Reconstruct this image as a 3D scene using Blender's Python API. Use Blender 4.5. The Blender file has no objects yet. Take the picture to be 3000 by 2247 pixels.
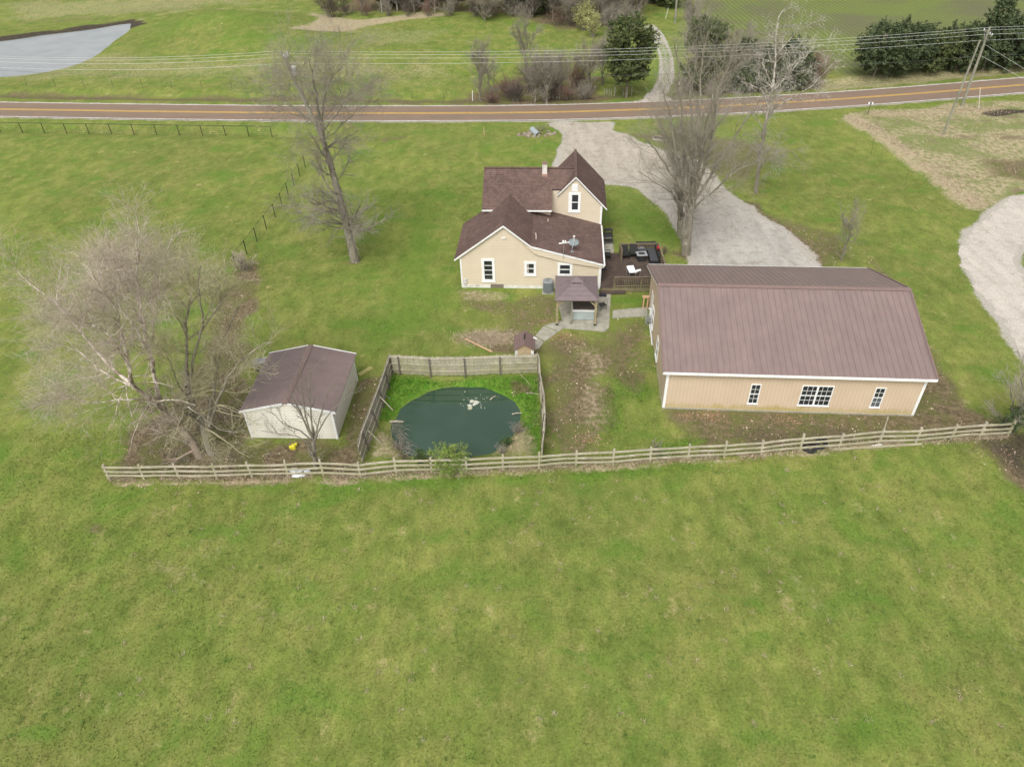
import bpy, bmesh, math, random
import numpy as np
from mathutils import Matrix, Vector, geometry as mgeo

rad = math.radians
SC = bpy.context.scene
COL = SC.collection
random.seed(7)

# ------------------------------------------------------------------ camera
F_PX, PITCH, ROLL, CX, CY = 2116.0, rad(38.46), rad(-1.56), 1500.0, 1123.5
FW = np.array([0, math.cos(PITCH), -math.sin(PITCH)])
UP = np.array([0, math.sin(PITCH), math.cos(PITCH)])
RT = np.array([1.0, 0, 0])
EYE = np.array([0, 0, 30.0])
cam = bpy.data.cameras.new("camera")
camo = bpy.data.objects.new("camera", cam)
COL.objects.link(camo)
cam.sensor_width = 36
cam.lens = 36 * F_PX / 3000
cam.clip_start = 0.5
cam.clip_end = 5000
_c, _s = math.cos(ROLL), math.sin(ROLL)
_r = _c * RT + _s * UP
_u = _c * UP - _s * RT
_m = Matrix.Identity(4)
for _i in range(3):
    _m[_i][0], _m[_i][1], _m[_i][2], _m[_i][3] = _r[_i], _u[_i], -FW[_i], EYE[_i]
camo.matrix_world = _m
SC.camera = camo

# ------------------------------------------------------------------ sky and sun (overcast)
SUN_EL, SUN_ROT = rad(52), rad(200)
w = bpy.data.worlds.new("World")
SC.world = w
w.use_nodes = True
nt = w.node_tree
nt.nodes.clear()
sky = nt.nodes.new('ShaderNodeTexSky')
sky.sky_type = 'NISHITA'
sky.sun_disc = False
sky.sun_elevation = SUN_EL
sky.sun_rotation = SUN_ROT
sky.dust_density = 5
sky.air_density = 1.0
hs = nt.nodes.new('ShaderNodeHueSaturation')
hs.inputs['Saturation'].default_value = 0.12
bg = nt.nodes.new('ShaderNodeBackground')
bg.inputs['Strength'].default_value = 0.15
wo = nt.nodes.new('ShaderNodeOutputWorld')
nt.links.new(sky.outputs[0], hs.inputs['Color'])
nt.links.new(hs.outputs[0], bg.inputs[0])
nt.links.new(bg.outputs[0], wo.inputs[0])
sun = bpy.data.lights.new("sun", 'SUN')
suno = bpy.data.objects.new("sun", sun)
COL.objects.link(suno)
sun.energy = 1.2
sun.angle = rad(25)
sun.color = (1.0, 0.97, 0.93)
_d = Vector((math.sin(SUN_ROT) * math.cos(SUN_EL), math.cos(SUN_ROT) * math.cos(SUN_EL), math.sin(SUN_EL)))
suno.rotation_euler = _d.to_track_quat('Z', 'Y').to_euler()
SC.view_settings.view_transform = 'Standard'
SC.view_settings.look = 'None'
SC.view_settings.gamma = 1
SC.view_settings.exposure = 0.42

# ------------------------------------------------------------------ layout: photo pixel -> place on the ground
def ray(px, py):
    a, b = px - CX, py - CY
    u, v = _c * a + _s * b, -_s * a + _c * b
    return FW * F_PX + RT * u - UP * v
def G(px, py, z=0.0):
    d = ray(px, py)
    return EYE + d * (z - 30) / d[2]
def W(px, py, Y):
    d = ray(px, py)
    return EYE + d * (Y / d[1])
def GP(pts, z=0.0):
    return np.array([G(a, b, z)[:2] for a, b in pts])

# ------------------------------------------------------------------ tagging
def tag(o, label, cat, group=None, kind=None):
    if label: o['label'] = label
    if cat: o['category'] = cat
    if group: o['group'] = group
    if kind: o['kind'] = kind
    return o
def empty(name, loc, rz=0.0, label=None, cat=None, group=None):
    o = bpy.data.objects.new(name, None)
    COL.objects.link(o)
    o.empty_display_size = .3
    o.location = loc
    o.rotation_euler = (0, 0, rz)
    return tag(o, label, cat, group)
def copy_tree(o, parent=None):
    c = o.copy()
    COL.objects.link(c)
    if parent is not None:
        c.parent = parent
    for ch in list(o.children):
        copy_tree(ch, c)
    return c

# ------------------------------------------------------------------ mesh collecting
class MB:
    def __init__(s):
        s.v, s.f, s.n = [], [], 0
    def add(s, v, f):
        s.v.append(np.asarray(v, float).reshape(-1, 3))
        s.f += [tuple(i + s.n for i in q) for q in f]
        s.n += len(s.v[-1])
        return s
    def box(s, x0, x1, y0, y1, z0, z1):
        v = [(x, y, z) for z in (z0, z1) for x, y in ((x0, y0), (x1, y0), (x1, y1), (x0, y1))]
        return s.add(v, [(3, 2, 1, 0), (4, 5, 6, 7), (0, 1, 5, 4), (1, 2, 6, 5), (2, 3, 7, 6), (3, 0, 4, 7)])
    def hexa(s, a, b):            # a: 4 bottom pts, b: 4 top pts
        return s.add(list(a) + list(b), [(3, 2, 1, 0), (4, 5, 6, 7), (0, 1, 5, 4), (1, 2, 6, 5), (2, 3, 7, 6), (3, 0, 4, 7)])
    def bar(s, p, q, w_=.05, h_=.05, up=(0, 0, 1)):     # rectangular bar from p to q
        p, q = np.array(p, float), np.array(q, float)
        d = (q - p) / np.linalg.norm(q - p)
        up = np.array(up, float)
        if abs(d @ up) > .98: up = np.array([0, 1., 0])
        a = np.cross(d, up); a /= np.linalg.norm(a)
        b = np.cross(a, d)
        A = [p - a * w_ / 2 - b * h_ / 2, p + a * w_ / 2 - b * h_ / 2, p + a * w_ / 2 + b * h_ / 2, p - a * w_ / 2 + b * h_ / 2]
        return s.hexa(A, [x + q - p for x in A])
    def tube(s, pts, r, n=8, caps=True):
        P = np.array(pts, float)
        k = len(P)
        R = np.full(k, r) if np.isscalar(r) else np.array(r, float)
        v, f = [], []
        T = np.gradient(P, axis=0)
        T /= np.linalg.norm(T, axis=1)[:, None]
        ref = np.array([0, 0, 1.]) if abs(T[:, 2]).mean() < .8 else np.array([1., 0, 0])
        for i in range(k):
            a = np.cross(T[i], ref); a /= np.linalg.norm(a) + 1e-9
            b = np.cross(T[i], a)
            for j in range(n):
                t = 2 * math.pi * j / n
                v.append(P[i] + R[i] * (a * math.cos(t) + b * math.sin(t)))
        for i in range(k - 1):
            for j in range(n):
                f.append((i * n + j, i * n + (j + 1) % n, (i + 1) * n + (j + 1) % n, (i + 1) * n + j))
        if caps:
            f.append(tuple(range(n))[::-1]); f.append(tuple((k - 1) * n + j for j in range(n)))
        return s.add(v, f)
    def poly(s, pts, off):        # planar polygon extruded by vector off
        P = np.array(pts, float); n = len(P); o = np.array(off, float)
        f = [tuple(range(n))[::-1], tuple(range(n, 2 * n))]
        f += [(i, (i + 1) % n, n + (i + 1) % n, n + i) for i in range(n)]
        return s.add(np.r_[P, P + o], f)
    def lathe(s, prof, n=20, c=(0, 0, 0)):
        v, f = [], []
        for r_, z_ in prof:
            for j in range(n):
                t = 2 * math.pi * j / n
                v.append((c[0] + r_ * math.cos(t), c[1] + r_ * math.sin(t), c[2] + z_))
        for i in range(len(prof) - 1):
            for j in range(n):
                f.append((i * n + j, i * n + (j + 1) % n, (i + 1) * n + (j + 1) % n, (i + 1) * n + j))
        f.append(tuple(range(n))[::-1]); f.append(tuple((len(prof) - 1) * n + j for j in range(n)))
        return s.add(v, f)
    def build(s, name, m, parent=None, smooth=False, fixn=True, bevel=0):
        me = bpy.data.meshes.new(name)
        me.from_pydata([tuple(x) for x in np.concatenate(s.v)], [], s.f)
        if fixn:
            b = bmesh.new(); b.from_mesh(me)
            bmesh.ops.recalc_face_normals(b, faces=b.faces)
            b.to_mesh(me); b.free()
        if smooth:
            me.polygons.foreach_set('use_smooth', [True] * len(me.polygons))
        me.materials.append(m)
        o = bpy.data.objects.new(name, me)
        COL.objects.link(o)
        if parent is not None: o.parent = parent
        if bevel:
            bv = o.modifiers.new('b', 'BEVEL'); bv.width = bevel; bv.segments = 2; bv.limit_method = 'ANGLE'
        return o

def big_mesh(name, V, Fq, m, parent=None, smooth=False, cols=None, attrs=None):
    """fast mesh from vertex array and equal-sided face array"""
    me = bpy.data.meshes.new(name)
    V = np.ascontiguousarray(V, dtype=np.float32); Fq = np.ascontiguousarray(Fq, dtype=np.int32)
    me.vertices.add(len(V)); me.vertices.foreach_set('co', V.ravel())
    nf, k = Fq.shape
    me.loops.add(nf * k); me.loops.foreach_set('vertex_index', Fq.ravel())
    me.polygons.add(nf)
    me.polygons.foreach_set('loop_start', np.arange(0, nf * k, k, dtype=np.int32))
    if smooth: me.polygons.foreach_set('use_smooth', np.ones(nf, dtype=bool))
    me.update(calc_edges=True)
    for an, arr in (attrs or {}).items():
        if arr.ndim == 1:
            a = me.attributes.new(an, 'FLOAT', 'POINT'); a.data.foreach_set('value', arr.astype(np.float32))
        else:
            a = me.attributes.new(an, 'FLOAT_COLOR', 'POINT')
            q = np.ones((len(V), 4), np.float32); q[:, :arr.shape[1]] = arr
            a.data.foreach_set('color', q.ravel())
    me.materials.append(m)
    o = bpy.data.objects.new(name, me)
    COL.objects.link(o)
    if parent is not None: o.parent = parent
    return o

# ------------------------------------------------------------------ materials
class N:
    """small node-graph helper"""
    def __init__(s, name):
        s.m = bpy.data.materials.new(name); s.m.use_nodes = True
        s.t = s.m.node_tree; s.t.nodes.clear()
        s.out = s.t.nodes.new('ShaderNodeOutputMaterial')
        s.b = s.t.nodes.new('ShaderNodeBsdfPrincipled')
        s.t.links.new(s.b.outputs[0], s.out.inputs[0])
        s._tc = None
    def new(s, ty, **kw):
        n = s.t.nodes.new(ty)
        for k, v in kw.items(): setattr(n, k, v)
        return n
    def put(s, sock, val):
        if isinstance(val, bpy.types.NodeSocket): s.t.links.new(val, sock)
        elif isinstance(val, (tuple, list)) and len(val) == 3 and sock.type == 'RGBA': sock.default_value = (*val, 1)
        else: sock.default_value = val
    def obj(s):
        if s._tc is None: s._tc = s.new('ShaderNodeTexCoord')
        return s._tc.outputs['Object']
    def pos(s):
        return s.new('ShaderNodeNewGeometry').outputs['Position']
    def sep(s, v):
        n = s.new('ShaderNodeSeparateXYZ'); s.put(n.inputs[0], v); return n.outputs
    def mapv(s, v, scale=(1, 1, 1), rot=(0, 0, 0), loc=(0, 0, 0)):
        n = s.new('ShaderNodeMapping'); s.put(n.inputs[0], v)
        n.inputs['Scale'].default_value = scale; n.inputs['Rotation'].default_value = rot; n.inputs['Location'].default_value = loc
        return n.outputs[0]
    def noise(s, v, sc, det=3, rough=.55, dist=0):
        n = s.new('ShaderNodeTexNoise'); s.put(n.inputs['Vector'], v)
        n.inputs['Scale'].default_value = sc; n.inputs['Detail'].default_value = det
        n.inputs['Roughness'].default_value = rough; n.inputs['Distortion'].default_value = dist
        return n.outputs['Fac']
    def vor(s, v, sc, feat='F1', out='Distance'):
        n = s.new('ShaderNodeTexVoronoi', feature=feat); s.put(n.inputs['Vector'], v); n.inputs['Scale'].default_value = sc
        return n.outputs[out]
    def math(s, op, a, b=0.0, c=0.0, clamp=False):
        n = s.new('ShaderNodeMath', operation=op, use_clamp=clamp)
        s.put(n.inputs[0], a); s.put(n.inputs[1], b); s.put(n.inputs[2], c)
        return n.outputs[0]
    def ss(s, x, lo, hi):
        n = s.new('ShaderNodeMapRange', interpolation_type='SMOOTHSTEP')
        s.put(n.inputs[0], x); n.inputs[1].default_value = lo; n.inputs[2].default_value = hi
        return n.outputs[0]
    def mr(s, x, lo, hi, a, b):
        n = s.new('ShaderNodeMapRange'); s.put(n.inputs[0], x)
        for i, q in enumerate((lo, hi, a, b)): n.inputs[i + 1].default_value = q
        return n.outputs[0]
    def mix(s, f, a, b, mode='MIX'):
        n = s.new('ShaderNodeMix', data_type='RGBA', blend_type=mode)
        s.put(n.inputs[0], f); s.put(n.inputs[6], a); s.put(n.inputs[7], b)
        return n.outputs[2]
    def mul(s, col, val):         # colour times scalar
        n = s.new('ShaderNodeVectorMath', operation='SCALE'); s.put(n.inputs[0], col); s.put(n.inputs['Scale'], val)
        return n.outputs[0]
    def bump(s, h, strength=.5, dist=.02):
        n = s.new('ShaderNodeBump'); s.put(n.inputs['Height'], h)
        n.inputs['Strength'].default_value = strength; n.inputs['Distance'].default_value = dist
        s.t.links.new(n.outputs[0], s.b.inputs['Normal'])
    def attr(s, name):
        return s.new('ShaderNodeAttribute', attribute_name=name)
    def fin(s, col, rough=.8, spec=.3, metal=0):
        s.put(s.b.inputs['Base Color'], col); s.put(s.b.inputs['Roughness'], rough)
        s.b.inputs['Specular IOR Level'].default_value = spec; s.b.inputs['Metallic'].default_value = metal
        return s.m

MC = {}
def mat(name, c1, c2=None, sc=6, rough=.75, spec=.3, bump=.15, metal=0, grain=.12, stretch=(1, 1, 1), dirt=0, dirtcol=(.12, .10, .07)):
    if name in MC: return MC[name]
    n = N(name)
    v = n.mapv(n.obj(), stretch) if stretch != (1, 1, 1) else n.obj()
    c2 = c2 or tuple(x * .8 for x in c1)
    k = n.noise(v, sc, 4, .6)
    col = n.mix(n.ss(k, .35, .68), c1, c2)
    g = n.noise(v, sc * 9, 2)
    col = n.mul(col, n.mr(g, .25, .75, 1 - grain, 1 + grain))
    if dirt:
        dd = n.noise(n.obj(), 1.3, 5, .7)
        col = n.mix(n.math('MULTIPLY', n.ss(dd, .5, .75), dirt), col, dirtcol)
    if bump: n.bump(g, bump, .01)
    MC[name] = n.fin(col, rough, spec, metal)
    return MC[name]

WHITE = mat('white_paint', (.78, .78, .76), (.68, .68, .65), 3, .55, .4, .05, dirt=.25, dirtcol=(.42, .40, .34))
WHITE2 = mat('white_vinyl', (.80, .80, .78), (.72, .72, .70), 3, .45, .4, .03, dirt=.15, dirtcol=(.5, .48, .40))
GLASS = mat('window_glass', (.018, .022, .024), (.035, .04, .042), .8, .06, .7, 0)
def wood_mat(name, c1, c2, moss=0.0, scale=5):
    if name in MC: return MC[name]
    n = N(name)
    v = n.obj()
    g1 = n.noise(n.mapv(v, (6, 6, 1.2)), scale, 5, .65, .4)
    g2 = n.noise(n.mapv(v, (1, 1, 1)), 1.7, 4, .6)
    col = n.mix(n.ss(g1, .3, .7), c1, c2)
    col = n.mul(col, n.mr(g2, .3, .7, .75, 1.25))
    if moss:
        mm = n.noise(v, .9, 5, .7)
        z = n.sep(v)[2]
        k = n.math('ADD', mm, n.mr(z, 0, 1.6, .16, -.05))
        col = n.mix(n.math('MULTIPLY', n.ss(k, .45, .68), moss), col, (.25, .25, .11))
    n.bump(g1, .3, .01)
    MC[name] = n.fin(col, .9, .15)
    return MC[name]
RAILW = wood_mat('weathered_rail_wood', (.50, .45, .36), (.34, .30, .22), .45)
BOARDW = wood_mat('weathered_board_wood', (.36, .33, .28), (.24, .22, .185), .35)
BOARDWG = wood_mat('mossy_board_wood', (.43, .40, .31), (.29, .27, .19), .5)
DECKW = wood_mat('wet_deck_wood', (.115, .085, .066), (.05, .038, .032), 0)
DECKRAIL = wood_mat('deck_rail_wood', (.20, .155, .11), (.12, .09, .065), .4)
POSTW = wood_mat('treated_post_wood', (.36, .30, .18), (.25, .21, .12), .2)
POLEW = wood_mat('utility_pole_wood', (.30, .29, .23), (.19, .18, .14), .25)
BLACKM = mat('black_metal', (.02, .022, .02), (.035, .035, .032), 8, .55, .4, .1)
GALV = mat('galvanised_metal', (.42, .44, .45), (.30, .32, .33), 10, .45, .5, .1, metal=.6)
CONC = mat('concrete', (.36, .34, .28), (.27, .26, .21), 2.2, .9, .2, .25, dirt=.5, dirtcol=(.17, .16, .10))
BLACKR = mat('black_rubber', (.018, .018, .018), (.03, .03, .03), 6, .8, .3, .2)
# ------------------------------------------------------------------ plan geometry tools
def sdf(P, poly):
    """signed distance (negative inside) of points P (n,2) to a closed polygon"""
    A = np.asarray(poly, float); B = np.roll(A, -1, 0)
    best = np.full(len(P), 1e9); ins = np.zeros(len(P), bool)
    for a, b in zip(A, B):
        ab = b - a
        t = np.clip(((P - a) @ ab) / (ab @ ab + 1e-12), 0, 1)
        d = np.hypot(*(P - a - t[:, None] * ab).T)
        best = np.minimum(best, d)
        if a[1] != b[1]:
            c = ((a[1] > P[:, 1]) != (b[1] > P[:, 1])) & (P[:, 0] < (b[0] - a[0]) * (P[:, 1] - a[1]) / (b[1] - a[1]) + a[0])
            ins ^= c
    return np.where(ins, -best, best)
def linedist(P, L):
    best = np.full(len(P), 1e9)
    for a, b in zip(L[:-1], L[1:]):
        ab = b - a
        t = np.clip(((P - a) @ ab) / (ab @ ab + 1e-12), 0, 1)
        best = np.minimum(best, np.hypot(*(P - a - t[:, None] * ab).T))
    return best
def smooth(pts, n=8, closed=False):
    """Catmull-Rom through the points"""
    P = np.asarray(pts, float)
    k = len(P); out = []
    rng_ = range(k) if closed else range(k - 1)
    g = (lambda i: P[i % k]) if closed else (lambda i: P[min(max(i, 0), k - 1)])
    for i in rng_:
        a, b, c, d = g(i - 1), g(i), g(i + 1), g(i + 2)
        for t in np.arange(n) / n:
            out.append(.5 * ((2 * b) + (c - a) * t + (2 * a - 5 * b + 4 * c - d) * t ** 2 + (3 * b - a - 3 * c + d) * t ** 3))
    if not closed: out.append(P[-1])
    return np.array(out)
def sm(x, lo, hi):
    t = np.clip((x - lo) / (hi - lo), 0, 1); return t * t * (3 - 2 * t)

ROADC = np.array([(-260, 124), (-120, 106.4), (-67.6, 99.7), (-49.5, 97.4), (-32.1, 95.35), (-18.6, 94.0), (-5.5, 92.95), (7.4, 92.35), (24.6, 92.75),
                  (40.3, 94.1), (54.2, 95.9), (68.8, 98.2), (120, 106.5), (260, 131)], float)
ROAD = smooth(ROADC, 12)
POND = smooth(GP([(1222, 1166), (1250, 1149), (1290, 1139), (1350, 1132), (1418, 1137), (1464, 1152), (1500, 1172), (1518, 1190), (1525, 1217),
                  (1518, 1246), (1509, 1268), (1486, 1294), (1455, 1322), (1415, 1336), (1290, 1342), (1215, 1338), (1188, 1330), (1164, 1302),
                  (1146, 1276), (1146, 1245), (1160, 1222), (1176, 1198), (1197, 1180)], -.4), 5, True)
FARPOND = smooth(np.r_[GP([(0, 122), (136, 102), (254, 89), (366, 70.5), (385, 75), (373, 97), (353, 110), (315, 139), (271, 170), (210, 195), (136, 214),
                           (68, 224), (0, 230)], -.4), np.array([(-100, 110.5), (-118, 122), (-105, 134)])], 5, True)
CAMP = GP([(1612, 362), (1785, 362), (1783, 385), (1830, 398), (1900, 432), (1960, 452), (2030, 470), (2090, 520), (2130, 575), (2197, 615), (2292, 676), (2350, 730), (2400, 800),
           (2420, 850), (2100, 850), (2035, 800), (2020, 745), (2005, 690), (1960, 622), (1900, 566), (1857, 541), (1783, 534), (1700, 545),
           (1640, 530), (1637, 481), (1648, 430), (1659, 395), (1630, 372)])
RLOOP = np.r_[GP([(3000, 574), (2955, 590), (2917, 607), (2881, 645), (2838, 692), (2825, 732), (2834, 790), (2863, 851), (2917, 924), (2968, 996), (3000, 1036), (3100, 1160)]),
              GP([(3180, 1130), (3060, 930), (3000, 833), (2979, 790), (2970, 754), (2979, 725), (3000, 703), (3060, 680), (3200, 690), (3320, 650), (3250, 560), (3080, 556)])]
TRACKC = smooth(GP([(1915, 312), (1925, 280), (1950, 235), (1953, 200), (1950, 165), (1938, 130), (1922, 100), (1900, 76), (1868, 50), (1855, 20)]), 8)
PATIO = GP([(1630, 868), (1790, 861), (1784, 962), (1772, 973), (1652, 963)])
PATHS = [GP([(1636, 942), (1676, 944), (1637, 972), (1595, 955)]), GP([(1593, 957), (1634, 974), (1597, 1001), (1568, 985)]),
         GP([(1566, 987), (1593, 1003), (1580, 1022), (1566, 1026)]),
         GP([(1795, 911), (1897, 901), (1896, 927), (1794, 934)]),
         np.array([(7.65, 54.9), (9.0, 54.9), (9.3, 58.2), (7.95, 58.4)])]
RNG = np.random.default_rng(5)

def vnoise(P, sc, seed=0):
    """smooth value noise in plan"""
    r = np.random.default_rng(seed).random((64, 64))
    q = np.asarray(P) * sc
    i = np.floor(q).astype(int); f = q - i; f = f * f * (3 - 2 * f)
    a = r[i[:, 0] % 64, i[:, 1] % 64]; b = r[(i[:, 0] + 1) % 64, i[:, 1] % 64]
    c = r[i[:, 0] % 64, (i[:, 1] + 1) % 64]; d = r[(i[:, 0] + 1) % 64, (i[:, 1] + 1) % 64]
    return (a * (1 - f[:, 0]) + b * f[:, 0]) * (1 - f[:, 1]) + (c * (1 - f[:, 0]) + d * f[:, 0]) * f[:, 1]

def H(P):
    """ground height"""
    P = np.atleast_2d(np.asarray(P, float))[:, :2]
    h = np.zeros(len(P))
    near = np.hypot(P[:, 0] + 3.4, P[:, 1] - 35) < 14
    if near.any():
        d = sdf(P[near], POND) + (vnoise(P[near], 2.2, 3) - .5) * .16
        h[near] += np.interp(d, [-3, -.9, 0, .45, 1.2], [-1.3, -.85, -.4, -.12, 0])
    far = P[:, 0] < -50
    if far.any():
        d = sdf(P[far], FARPOND) + (vnoise(P[far], .6, 3) - .5) * .3
        pond_h = np.interp(d, [-3, 0, 1.2, 4], [-1.1, -.4, 0, 0]); pond_k = sm(d, 1, 14)
    rd = np.abs(P[:, 1] - np.interp(P[:, 0], ROAD[:, 0], ROAD[:, 1]))
    side = P[:, 1] > np.interp(P[:, 0], ROAD[:, 0], ROAD[:, 1])
    keep = np.where(side, 1 - np.exp(-((P[:, 0] - 18) / 6) ** 2), np.where((P[:, 0] > -20), 0, 1.0))
    h += -np.exp(-((rd - 7.0) / 1.6) ** 2) * .5 * keep * (np.abs(P[:, 0]) < 250)
    for cx_, cy_, sx, sy, a in ((-50, 143, 13, 9, 3.0), (-36, 131, 14, 7, 1.0), (-18, 122, 16, 8, .8)):
        h += a * np.exp(-((P[:, 0] - cx_) / sx) ** 2 - ((P[:, 1] - cy_) / sy) ** 2)
    fm = sm(P[:, 1], 125, 170) + sm(np.abs(P[:, 0]), 80, 130)
    h += (vnoise(P, .02, 9) - .4) * 2.2 * np.clip(fm, 0, 1)
    if far.any(): h[far] = h[far] * pond_k + pond_h
    return h
def Hz(x, y): return float(H([(x, y)])[0])
def GH(px, py):                    # pixel -> point on the ground, height included
    p = G(px, py)
    for _ in range(3):
        p = G(px, py, Hz(p[0], p[1]))
    return p

# ------------------------------------------------------------------ ground cover masks
MASKS = []      # (channel, kind, shape, soft, strength, radius)
def area(ch, pts, soft, s, world=False): MASKS.append((ch, 'a', np.array(pts, float) if world else GP(pts), soft, s, 0))
def line(ch, pts, r, soft, s): MASKS.append((ch, 'l', GP(pts), soft, s, r))
# 0 bare brown earth and leaf mould, 1 pale dead grass, 2 lush green, 3 coarse meadow thatch, 4 ploughed rows, 5 gravelly fringe, 6 dark wet soil
area(0, [(320, 1398), (345, 1300), (430, 1230), (520, 1180), (590, 1060), (640, 900), (690, 800), (745, 775), (780, 810), (730, 930), (715, 1050), (735, 1290), (870, 1290), (1040, 1300), (1060, 1392), (600, 1412)], 1.2, .95)
area(0, [(1010, 1290), (1065, 1120), (1130, 1100), (1105, 1150), (1055, 1340), (1040, 1350)], .6, .95)
area(0, [(1345, 850), (1460, 870), (1635, 862), (1636, 945), (1590, 965), (1560, 1030), (1480, 1040), (1380, 1025), (1360, 985), (1470, 960), (1440, 930), (1360, 900)], .9, .60)
area(1, [(1340, 850), (1500, 856), (1500, 885), (1360, 880)], .4, .5)
area(0, [(1580, 1040), (1640, 985), (1790, 975), (1870, 950), (1905, 990), (1900, 1100), (1860, 1150), (1800, 1120), (1790, 1290), (1700, 1340), (1592, 1335)], 1.8, .70)
area(1, [(1680, 1010), (1760, 1010), (1800, 1060), (1760, 1160), (1785, 1230), (1740, 1290), (1690, 1250), (1700, 1100)], 1.0, .45)
area(0, [(1950, 1195), (2000, 1160), (2680, 1180), (2760, 1200), (2860, 1290), (2680, 1300), (2300, 1330), (2060, 1345), (1990, 1290)], 1.4, .68)
area(6, [(2050, 1240), (2650, 1245), (2300, 1320), (2150, 1300)], 1.0, .42)
area(0, [(2600, 960), (2700, 985), (2780, 1110), (2850, 1180), (2960, 1260), (3050, 1300), (3050, 1480), (2960, 1400), (2860, 1300), (2640, 1270), (2600, 1100)], 1.1, .82)
area(6, [(2870, 1290), (3010, 1270), (3040, 1420), (2950, 1360)], 1.2, .6)
area(0, [(2700, 1305), (2900, 1290), (2990, 1330), (2860, 1345)], .8, .5)
line(0, [(2060, 400), (1930, 405), (1880, 402)], 1.0, 1.2, .75)
area(0, [(1900, 405), (2090, 400), (2280, 430), (2300, 480), (2180, 560), (2090, 520), (2000, 460)], 2.0, .6)
area(0, [(2110, 590), (2300, 640), (2480, 700), (2500, 770), (2400, 790), (2300, 680)], 1.5, .6)
line(0, [(2190, 600), (2300, 668), (2365, 735), (2400, 790)], .6, .7, .9)
line(0, [(1975, 740), (2010, 752), (2030, 760)], .7, .6, .85)
line(0, [(0, 275), (300, 282), (650, 288), (860, 282), (1130, 290), (1340, 300)], 1.6, 1.6, .75)
line(0, [(1350, 292), (1500, 297), (1650, 292), (1750, 285)], 2.2, 1.5, .95)
area(0, [(1330, 300), (1370, 270), (1560, 215), (1760, 230), (1760, 290), (1560, 305)], 1.5, .85)
area(0, [(1950, 285), (2000, 230), (2100, 180), (2420, 200), (2400, 255), (2200, 270), (2000, 290)], 1.5, .8)
area(1, [(2330, 240), (2520, 218), (2800, 195), (3100, 165), (3100, 200), (2600, 255), (2400, 268)], 1.0, .55)
line(1, [(322, 1415), (530, 1416), (850, 1412), (1060, 1410), (1380, 1388), (1579, 1384), (1800, 1370), (2120, 1352), (2480, 1322), (2780, 1300)], .10, .35, .85)
line(0, [(322, 1410), (530, 1412), (850, 1408), (1060, 1405), (1380, 1378), (1579, 1376), (1800, 1362), (2120, 1345), (2480, 1315), (2780, 1292)], .10, .45, .6)
line(2, [(760, 1424), (900, 1430), (1010, 1424), (1150, 1425)], .5, .9, .55)
line(2, [(1180, 1410), (1400, 1415), (1600, 1398), (1800, 1388), (2010, 1368), (2060, 1362)], .5, .9, .62)
line(2, [(420, 1422), (640, 1425)], .3, .6, .4)
line(2, [(1960, 1330), (2010, 1300), (2060, 1290)], .8, .8, .7)
line(2, [(1790, 1250), (1800, 1160), (1830, 1110), (1880, 1150)], 1.0, 1.2, .6)
area(2, [(1140, 1100), (1250, 1112), (1575, 1102), (1590, 1330), (1545, 1330), (1530, 1180), (1400, 1125), (1260, 1130), (1190, 1170), (1150, 1230), (1100, 1230)], .5, 1.0)
area(0, [(1500, 1115), (1545, 1130), (1560, 1150), (1505, 1145)], .35, .8)
area(1, [(1090, 1250), (1150, 1260), (1190, 1345), (1080, 1345)], .5, .6)
area(1, [(1450, 1330), (1530, 1240), (1580, 1290), (1580, 1340)], .6, .55)
line(6, [(1146, 1240), (1150, 1280), (1190, 1335)], .25, .5, .9)
line(6, [(1236, 1148), (1350, 1132), (1464, 1152)], .1, .25, .8)
area(2, [(1240, 540), (1330, 520), (1330, 640), (1290, 700), (1320, 860), (1340, 960), (1250, 1010), (1100, 1040), (1020, 980), (1130, 800), (1150, 640)], 3, .5)
area(2, [(1180, 380), (1640, 400), (1640, 470), (1400, 480), (1300, 430)], 2, .35)
area(2, [(1800, 545), (1990, 640), (2010, 740), (1850, 720), (1790, 640)], 1.6, .45)
line(2, [(1800, 880), (1890, 880)], .5, .6, .6)
area(2, [(2880, 1290), (2980, 1260)] + [(2980, 1300), (2880, 1320)], .8, .2)
area(3, [(2478, 338), (2560, 325), (2700, 318), (2800, 300), (3100, 290), (3150, 420), (3150, 555), (3000, 566), (2900, 610), (2860, 612), (2790, 560), (2700, 480), (2600, 410), (2540, 375)], 1.0, .9)
line(1, [(2500, 350), (2600, 415), (2700, 490), (2790, 560), (2870, 605)], 1.1, 1.0, .85)
line(1, [(2560, 335), (2740, 330), (2900, 320)], .9, 1.2, .8)
line(6, [(2900, 335), (2960, 328), (3100, 325)], .8, .8, 1.0)
area(0, [(2880, 470), (3050, 460), (3050, 540), (2890, 520)], 1.6, .7)
line(1, [(2740, 392), (2780, 400)], .6, .8, .8)
line(2, [(2885, 640), (2915, 600), (3000, 565)], .6, .8, .6)
area(4, [(1990, -120), (2080, 70), (2240, 160), (2430, 205), (2480, 222), (2800, 200), (3300, 160), (3600, -120)], 1.0, 1.0)
line(1, [(0, 112), (140, 98), (250, 84), (330, 68)], 1.3, 1.2, .9)
line(6, [(-60, 118), (0, 113), (140, 96), (250, 80), (370, 64), (400, 72)], 1.7, 1.0, .95)
line(0, [(60, 60), (220, 50), (330, 60)], 2.5, 4, .5)
line(1, [(400, 62), (480, 38), (580, 18), (720, 20), (860, 32), (930, 38)], .5, .8, .6)
for k_ in range(7): line((1, 2)[k_ % 2], [(2150 + 90 * k_, 1480), (2420 + 110 * k_, 1800), (2640 + 140 * k_, 2120)], .25, .8, .30)
for k_ in range(4): line((2, 1)[k_ % 2], [(60 + 140 * k_, 1560), (420 + 170 * k_, 1700), (820 + 190 * k_, 1900)], .3, .9, .34)
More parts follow.
